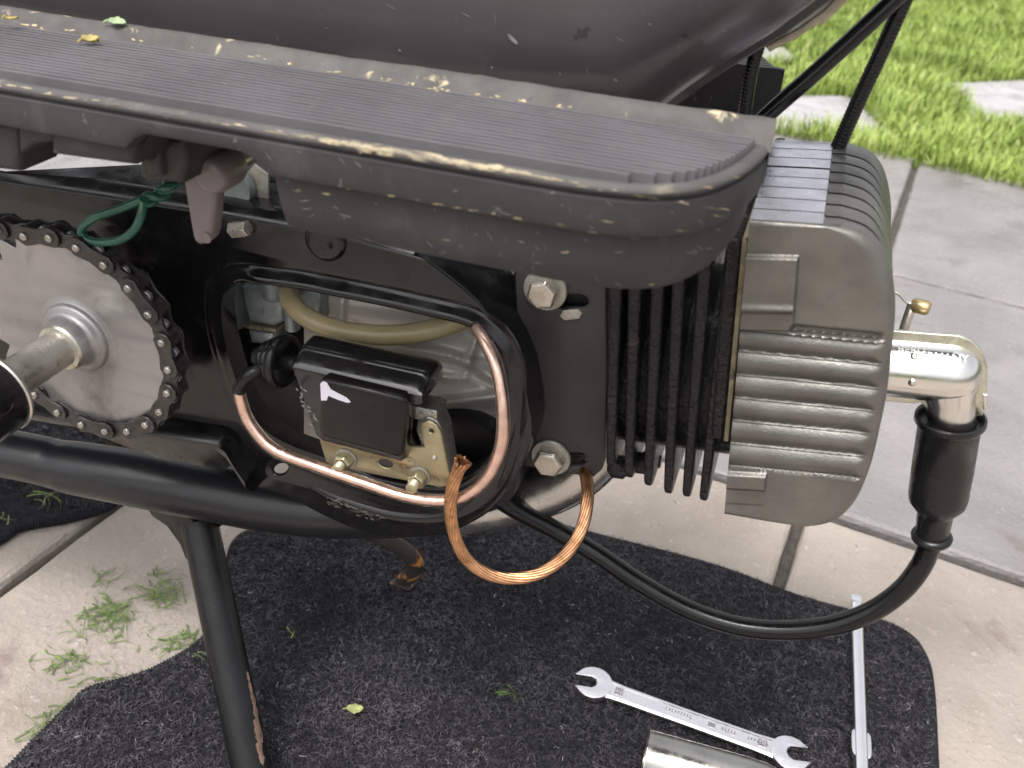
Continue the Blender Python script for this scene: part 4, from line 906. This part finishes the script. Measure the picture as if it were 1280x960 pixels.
# ---------------------------------------------------- wires
wp = [P(299, 484, .280), P(301, 500, .280), P(313, 530, .2795), P(343, 562, .2785), (P(395, 583, .2765)), P(450, 602, .276), P(505, 620, .2765), P(550, 626, .2775), P(583, 619, .279), P(610, 595, .281), P(626, 558, .283), P(629, 515, .286), P(622, 465, .291), P(608, 430, .296), P(597, 411, .302), P(588, 395, .312)]
wc = catmull(wp, 10); rw = M_(6.1, wp[5])
mb = MB(); mb.tube(wc, rw * .98, 14); cw = mb.build('clear_sheathed_wire', m_cop, mo, 80)
mb = MB(); mb.tube(wc, rw * 1.32, 16, caps=False); mb.build('clear_sheath', m_jack, cw, 80)
bp_ = [P(578, 577, .2775), P(572, 590, .277), P(565, 612, .2755), P(563, 640, .275), P(569, 672, .275), P(584, 700, .2755), P(611, 718, .277), P(645, 723, .280), P(680, 714, .285), P(708, 692, .291), P(727, 660, .299), P(734, 625, .308), P(733, 600, .319), P(728, 580, .331)]
bc = resample(catmull(bp_, 10), 190); rb = M_(7.6, bp_[5]); ns = 11
def transport(pts):
    u = Vector((0, 1, 0)); fr = []
    for i, p in enumerate(pts):
        t = (pts[min(i+1, len(pts)-1)] - pts[max(i-1, 0)]).normalized(); u = (u - t * u.dot(t)).normalized(); fr.append((u.copy(), t.cross(u)))
    return fr
fr = transport(bc); mb = MB()
for s in range(ns):
    path_ = []
    for i, (p, (u, b)) in enumerate(zip(bc, fr)):
        a = 2*math.pi*s/ns + i * .06; fray = (1 + .9 * max(0, 1 - i / 7) ** 2 * (.3 + .7 * random.Random(s).random())); path_.append(p + (u * math.cos(a) + b * math.sin(a)) * rb * .74 * fray)
    path_[0] += Vector((random.uniform(-1, 1), random.uniform(-1, 1), random.uniform(0, 2))) * .0006
    mb.tube(path_, rb * .31, 6)
mb.tube(bc, rb * .58, 10)
bw = mb.build('bare_copper_strap', m_copb, mo, 80)
mb = MB(); hs_ = []
for i in range(112, 186):
    p, (u, b) = bc[i], fr[i]; t = (bc[i+1] - bc[i-1]).normalized(); c = px_of(p)
    hs_.append([p + (u * math.cos(a) + b * math.sin(a)) * rb * 1.12 for a in [math.radians(g) for g in range(215, 301, 14)]])
mb.grid(hs_); o = mb.build('split_sheath', m_lead, bw, 80); sf = o.modifiers.new('thick', 'SOLIDIFY'); sf.thickness = .0004
# spark plug lead
lp = [P(1164, 676, CY), P(1152, 706, CY), P(1128, 737, CY-.002), P(1090, 764, CY-.004), P(1040, 782, CY-.006), P(980, 788, CY-.008), P(920, 782, CY-.009), P(860, 762, CY-.008), P(800, 729, CY-.006), P(745, 692, CY-.004), P(690, 660, CY-.003), P(640, 634, CY-.008), P(600, 606, CY-.014), P(560, 570, CY-.012)]
mb = MB(); mb.tube(catmull(lp, 10), M_(12.4, lp[5]), 24); mb.build('spark_lead', m_lead, mo, 80)
# ---------------------------------------------------- spark plug cap
q0 = P(1096, 456, CY); q1 = P(1184, 464, CY); rc = M_(39.5, q1); cu_ = (q1 - q0).normalized(); q2 = P(1190, 535, CY); cd_ = (q2 - q1).normalized()
cap = MB(); cap.lathe(q0, cu_, [(0, rc), ((q1 - q0).length, rc)], 48)
cap.lathe(q1, cu_, [(rc * math.sin(t), rc * math.cos(t)) for t in np.linspace(0, 1.5, 10)], 48)
cap.lathe(q1, cd_, [(0, rc * .92), (rc * .55, rc * .86), (rc * .95, rc * .77), (rc * 1.3, rc * .74), ((q2 - q1).length, rc * .74)], 48)
cap.lathe(P(1085, 454, CY), cu_, [(0, rc*.6), (.02, rc*.6)], 24)
capo = cap.build('spark_plug_cap', m_cap, mo, 60)
mb = MB(); fo = [(1098, 411), (1198, 418), (1214, 424), (1227, 437), (1234, 458), (1234, 482), (1231, 510), (1228, 518), (1220, 519), (1214, 500), (1190, 464), (1160, 519), (1158, 510), (1150, 501), (1142, 503), (1094, 499), (1094, 460)]
plate_into(mb, [xz(fo, CY)], CY - .0011, CY + .0011, .0005); mb.build('cap_seam', m_capf, capo, 35)
plate('clip_tab', [(1229, 493), (1235, 494), (1234, 512), (1229, 512)], CY - .002, CY + .002, .0004, m_cap, capo)
def wrap_text(txt, px, py, size, hh):
    me = text_mesh(txt, size, .00014); mb = MB(); q = P(px, py, CY - rc * .9); s = (q - q0).dot(cu_); nn = Vector((-cu_.z, 0, cu_.x))
    t0_ = math.asin(max(-1, min(1, (q - q0).dot(nn) / rc)))
    for v in me.vertices: a = t0_ + v.co.y / rc; v.co = q0 + cu_ * (s + v.co.x) + (nn * math.sin(a) - YV * math.cos(a)) * (rc + .00005 + v.co.z)
    mb.mesh(me); mb.build('embossed_text', m_capt, capo, 0)
wrap_text('BERU', 1140, 446, .0042, 0); wrap_text('GERMANY', 1176, 452, .0042, 0)
for x, y in ((1145, 438), (1140, 477)):
    q = P(x, y, CY - rc * .93); ps = q0 + cu_ * (q - q0).dot(cu_); nd = (q - ps).normalized(); mb = MB(); mb.lathe(ps + nd * (rc - .0003), nd, [(0, .0018), (.0006, .0012), (.001, .0004)], 14); mb.build('dimple', m_cap, capo, 70)
k1, k2 = P(1188, 523, CY), P(1165, 668, CY); kd = (k2 - k1).normalized(); s1_ = M_(1, k1); ka = (k2 - k1).length / 152
mb = MB(); mb.lathe(k1, kd, [(6*ka, 34*s1_), (0, 36*s1_), (-3*ka, 39*s1_), (-2*ka, 41.5*s1_), (3*ka, 42*s1_), (7*ka, 39*s1_), (9*ka, 36.5*s1_), (60*ka, 37*s1_), (98*ka, 36.5*s1_), (106*ka, 35*s1_), (118*ka, 25*s1_), (123*ka, 22.5*s1_), (150*ka, 21*s1_), (151*ka, 24.5*s1_), (154*ka, 26.5*s1_), (158*ka, 25.5*s1_), (161*ka, 20*s1_), (168*ka, 14*s1_)], 44)
mb.build('rubber_sleeve', m_brub, capo, 50)
# decompressor rod with its brass barrel
mb = MB(); mb.tube([P(1118, 450, .365), P(1133, 402, .365), P(1141, 379, .365)], M_(6, P(1133, 402, .365)), 12); dr = mb.build('valve_rod', m_steel, mo, 60)
mb = MB(); c_ = P(1146, 382, .365); mb.lathe(c_, P(1166, 387, .363) - c_, [(-.002, .0022), (-.001, .0030), (.004, .0030), (.005, .0022)], 18); mb.build('brass_barrel', m_brass, dr, 40)
mb = MB(); mb.tube(catmull([P(1112, 362, .365), P(1124, 368, .365), P(1134, 378, .365), P(1142, 379, .365)], 6), .0007, 8); mb.build('control_wire', m_steel, dr, 60)
# ---------------------------------------------------- choke lever
lv = MB(); YL = .258
plate_into(lv, [xz([(227, 216), (229, 210), (233, 207), (239, 207), (262, 216), (270, 232), (268, 260), (265, 293), (262, 301), (256, 306), (249, 307), (243, 303), (240, 296), (232, 250)], YL)], YL - .0005, YL + .0075, .0024)
lc = P(262, 221, YL); lv.lathe(lc, YV, [(-.0016, .003), (-.0012, .0052), (0, .0062), (.002, .0067), (.012, .0067), (.0145, .0058), (.015, .004)], 32)
lever = lv.build('choke_lever', m_lever, mo, 50)
mb = MB(); mb.lathe(P(258, 297, YL - .0005), -YV, [(0, .0022), (.0005, .0020), (.0003, .0014), (.0005, .0008)], 18); mb.build('lever_stud', m_lever, lever, 40)
mb = MB(); mb.lathe(lc, YV, [(.010, .0032), (.06, .0032)], 20); mb.build('lever_spindle', m_steel, lever, 40)
plate('spindle_bracket', [(303, 222), (318, 205), (335, 218), (336, 250), (305, 246)], .322, .3235, .0004, m_wash, mo)
mb = MB(); q = P(293, 236, .318); mb.lathe(q, YV, [(0, .003), (-.001, .008), (.003, .0085)], 24); mb.build('spindle_boss', m_carb, mo, 50)
# ---------------------------------------------------- green wire loop
YG = .272
gl = [P(214, 236, YG+.006), P(196, 244, YG+.003), P(178, 249, YG), P(152, 260, YG-.002), P(120, 271, YG-.004), P(103, 284, YG-.004), P(104, 296, YG-.004), P(122, 303, YG-.004), P(150, 300, YG-.003), P(168, 287, YG-.002), P(177, 267, YG), P(180, 249, YG-.002)]
rg_ = M_(5.4, gl[4]); mb = MB(); mb.tube(catmull(gl, 8), rg_, 14)
tw = resample(catmull([P(178, 251, YG), P(193, 247, YG+.002), P(207, 238, YG+.005), P(216, 224, YG+.008), P(232, 212, YG+.012), P(246, 200, YG+.02)], 8), 60); frt = transport(tw)
for s in (0, math.pi):
    mb.tube([p + (u * math.cos(s + i*.28) + b * math.sin(s + i*.28)) * rg_ * .95 for i, (p, (u, b)) in enumerate(zip(tw, frt))], rg_ * .92, 12)
mb.build('green_wire', m_green, mo, 80)
# ---------------------------------------------------- cables running up to the bars
def cable(name, pts, hw, m, ribs=0, parent=mo, up=True):
    p = [P(*q) for q in pts]
    if up: p.append(p[-1] + (p[-1] - p[-2]).normalized() * .15)
    n = 900 if ribs else 40; c = resample(catmull(p, 8), n); r0 = M_(hw, P(*pts[len(pts)//2])); mb = MB()
    mb.tube(c, [r0 * (1 + (.022 * math.sin(i * 2*math.pi/6) if ribs else 0)) for i in range(n)], 16); return mb.build(name, m, parent, 80)
cable('throttle_cable', [(900, 205, .362), (952, 150, .365), (1020, 90, .368), (1080, 35, .371), (1120, -3, .374)], 11, m_lead)
cable('spiral_cable', [(1022, 236, .383), (1050, 178, .384), (1075, 122, .384), (1103, 62, .384), (1133, -6, .384)], 9.6, m_brub, 1)
cable('thin_cable', [(926, 190, .362), (931, 140, .362), (938, 95, .362), (947, 60, .362), (960, 20, .362)], 8.5, m_lead, 1)
# ---------------------------------------------------- scraps lying on the footboard
leaf('dead_leaf', 'curled yellow leaf scrap lying on the ribbed footboard', PF(115, 60, .0015), (1, .5, 0), .0056, .0018, .0016, m_leafy, tilt=.3)
leaf('green_leaf', 'pale green leaf tip standing behind the footboard lip', PF(145, 36, .0052) + YV * .001, (1, .1, 0), .0072, .0016, .0006, m_leafg, tilt=.5)
leaf('dead_petal', 'tiny pale yellow petal stuck on the worn footboard lip', PF(17, 27, .0050) + YV * -.0005, (1, .8, 0), .0038, .0014, .0004, m_leafy)

# ---------------------------------------------------- wear marks that follow the surface
from mathutils.bvhtree import BVHTree
def surf(objs):
    V = []; Fc = []
    for o in objs:
        b = len(V); V += [v.co.copy() for v in o.data.vertices]; Fc += [tuple(b + i for i in p.vertices) for p in o.data.polygons]
    return BVHTree.FromPolygons(V, Fc)
def lay(tree, mb, px, py, off=.00012, m=0, ring=None, fill=True):
    vs_ = []
    for x, y in ring:
        h = tree.ray_cast(CAM, ray(x, y).normalized())
        if h[0] is None: return
        n = h[1] if h[1].dot(ray(x, y)) < 0 else -h[1]; vs_.append(h[0] + n * off)
    c = sum(vs_, Vector()) / len(vs_)
    if max((v - c).length for v in vs_) > .03: return
    h = tree.ray_cast(CAM, ray(px, py).normalized())
    if h[0] is None: return
    n = h[1] if h[1].dot(ray(px, py)) < 0 else -h[1]; k = len(vs_)
    mb.add(vs_ + [h[0] + n * off * 1.3], [(i, (i+1) % k, k) for i in range(k)], m)
def blob(r, px, py, a, b, ang, n=13, rag=.45):
    out = []
    for k in range(n):
        t = 2 * math.pi * k / n; q = 1 - rag * r.random(); x, y = a * q * math.cos(t), b * q * math.sin(t); out.append((px + x * math.cos(ang) - y * math.sin(ang), py + x * math.sin(ang) + y * math.cos(ang)))
    return out
r_ = random.Random(31)
tr = surf([footboard] + list(footboard.children)); mb = MB()
for x, y, a, b in ((37, 32, 12, 3), (56, 36, 6, 1.6), (89, 38, 9, 2), (171, 50, 10, 2.4), (240, 60, 4, 1.2), (316, 71, 11, 2.6), (363, 80, 5, 2.5), (330, 74, 5, 1.5), (418, 90, 10, 1.5), (482, 100, 9, 2), (512, 105, 6, 2.6), (545, 111, 14, 3), (560, 114, 7, 2), (603, 118, 10, 3), (618, 121, 8, 1.5), (652, 127, 10, 3.2), (700, 133, 9, 3), (712, 134, 4, 1.2)):
    for k in range(3): lay(tr, mb, 0, 0, ring=None) if False else None
    for k in range(4):
        cx, cy = x + r_.uniform(-.7, .7) * a, y + r_.uniform(-.5, .5) * b + (r_.uniform(-.7, .7) * a) * .13
        lay(tr, mb, cx, cy, ring=blob(r_, cx, cy, a * r_.uniform(.15, .5), b * r_.uniform(.25, .6), .13))
for x, y, a, b in ((410, 242, 9, 1.2), (436, 236, 5, 1), (492, 245, 9, 1.6), (520, 250, 6, 1), (548, 254, 11, 1.8), (572, 259, 8, 1.2), (591, 262, 9, 1.6), (620, 267, 8, 1), (648, 272, 10, 1.8), (699, 281, 8, 1.4), (707, 315, 7, 1.5), (740, 290, 9, .9), (450, 191, 4, 2.2), (640, 345, 4, 1.4), (815, 355, 5, 1.6), (410, 243, 6, 2), (376, 238, 6, 1), (850, 288, 14, .8), (900, 270, 10, .9), (760, 277, 16, .7), (560, 300, 9, .6), (880, 234, 14, 1), (840, 239, 12, 1), (920, 222, 8, 1)):
    for k in range(2):
        cx, cy = x + r_.uniform(-.5, .5) * a, y + r_.uniform(-.6, .6) * b
        lay(tr, mb, cx, cy, ring=blob(r_, cx, cy, a * r_.uniform(.35, .75), b * r_.uniform(.3, .7), .16))
o = mb.build('dust_flecks', m_dustf, footboard, 0); o['kind'] = 'stuff'
mb = MB()                                             # long pale rub along the front edge
for k in range(150):
    t = r_.random(); x = 372 + 340 * t; wv_ = math.sin(math.pi * min(1, t * 1.08)) ** .6; y = 166 + (x - 372) * .172 + r_.gauss(3, 2.6 * wv_)
    lay(tr, mb, x, y, ring=blob(r_, x, y, r_.uniform(5, 17) * wv_ + 2, r_.uniform(.8, 2.6) * wv_ + .5, .172, 13, .5), off=.0001 + k * .000001)
for k in range(60):
    x = r_.uniform(0, 960); y = 105 + x * .172 + r_.gauss(1.5, 1); lay(tr, mb, x, y, ring=blob(r_, x, y, r_.uniform(3, 12), r_.uniform(.5, 1.2), .172, 11, .5), off=.0001 + k * .000001)
o = mb.build('pale_rub', m_scuff, footboard, 0); o['kind'] = 'stuff'
mb = MB()                                             # fine light scratches on the side of the board
for k in range(70):
    x = r_.uniform(300, 930); y = 105 + x * .172 + r_.uniform(14, 130); L = r_.uniform(4, 20); an = r_.gauss(.6, .5)
    ring = [(x - L*math.cos(an)/2, y - L*math.sin(an)/2), (x, y - .45), (x + L*math.cos(an)/2, y + L*math.sin(an)/2), (x, y + .45)]
    lay(tr, mb, x, y, ring=ring)
o = mb.build('scratches', m_scr, footboard, 0); o['kind'] = 'stuff'
tb_ = surf([body]); mb = MB()
lay(tb_, mb, 641, 49, ring=blob(r_, 641, 49, 10, 2.6, .85, 13, .25))
for x, y, a in ((500, 63, 1.6), (408, 35, 1), (905, 38, 1.2), (615, 84, 1.4), (560, 92, .9), (700, 92, 1), (770, 100, 2.2), (812, 30, 1.2)): lay(tb_, mb, x, y, ring=blob(r_, x, y, a * 1.6, a, .6))
for k in range(12):
    x, y = r_.uniform(300, 880), r_.uniform(5, 100); L = r_.uniform(6, 26); an = r_.gauss(.9, .5)
    lay(tb_, mb, x, y, ring=[(x - L*math.cos(an)/2, y - L*math.sin(an)/2), (x + .2, y - .3), (x + L*math.cos(an)/2, y + L*math.sin(an)/2), (x - .2, y + .3)])
o = mb.build('paint_chips', m_scr, body, 0); o['kind'] = 'stuff'
mb = MB()
for x, y, a in ((727, 41, 9), (734, 36, 5), (720, 46, 5), (856, 44, 6)): lay(tb_, mb, x, y, ring=blob(r_, x, y, a, a * .7, .3, 15, .5), off=.0001 + a * 1e-6)
o = mb.build('dark_stains', m_stain, body, 0); o['kind'] = 'stuff'
tl_ = surf([stand]); mb = MB()
for x, y, a, b in ((310, 846, 2, 8), (313, 860, 3, 10), (316, 874, 3.5, 10), (319, 890, 3.5, 12), (321, 906, 5, 12), (324, 922, 5.5, 12), (324, 936, 5, 10), (327, 948, 4, 10), (322, 914, 5, 8)):
    lay(tl_, mb, x, y, ring=blob(r_, x, y, a, b, -.2, 15, .4), off=.0001 + y * 1e-7)
o = mb.build('bared_edge', m_rustlip, stand, 0); o['kind'] = 'stuff'
ts_ = surf([shell]); mb = MB()
for k in range(70):
    t = r_.random(); x = 410 + 70 * t + r_.uniform(-4, 4); y = 624 + 26 * t + r_.gauss(0, 3); lay(ts_, mb, x, y, ring=blob(r_, x, y, r_.uniform(1, 5), r_.uniform(.6, 1.8), .35, 11, .5), off=.0001 + k * 1e-6)
o = mb.build('bared_scuff', m_barem, shell, 0); o['kind'] = 'stuff'
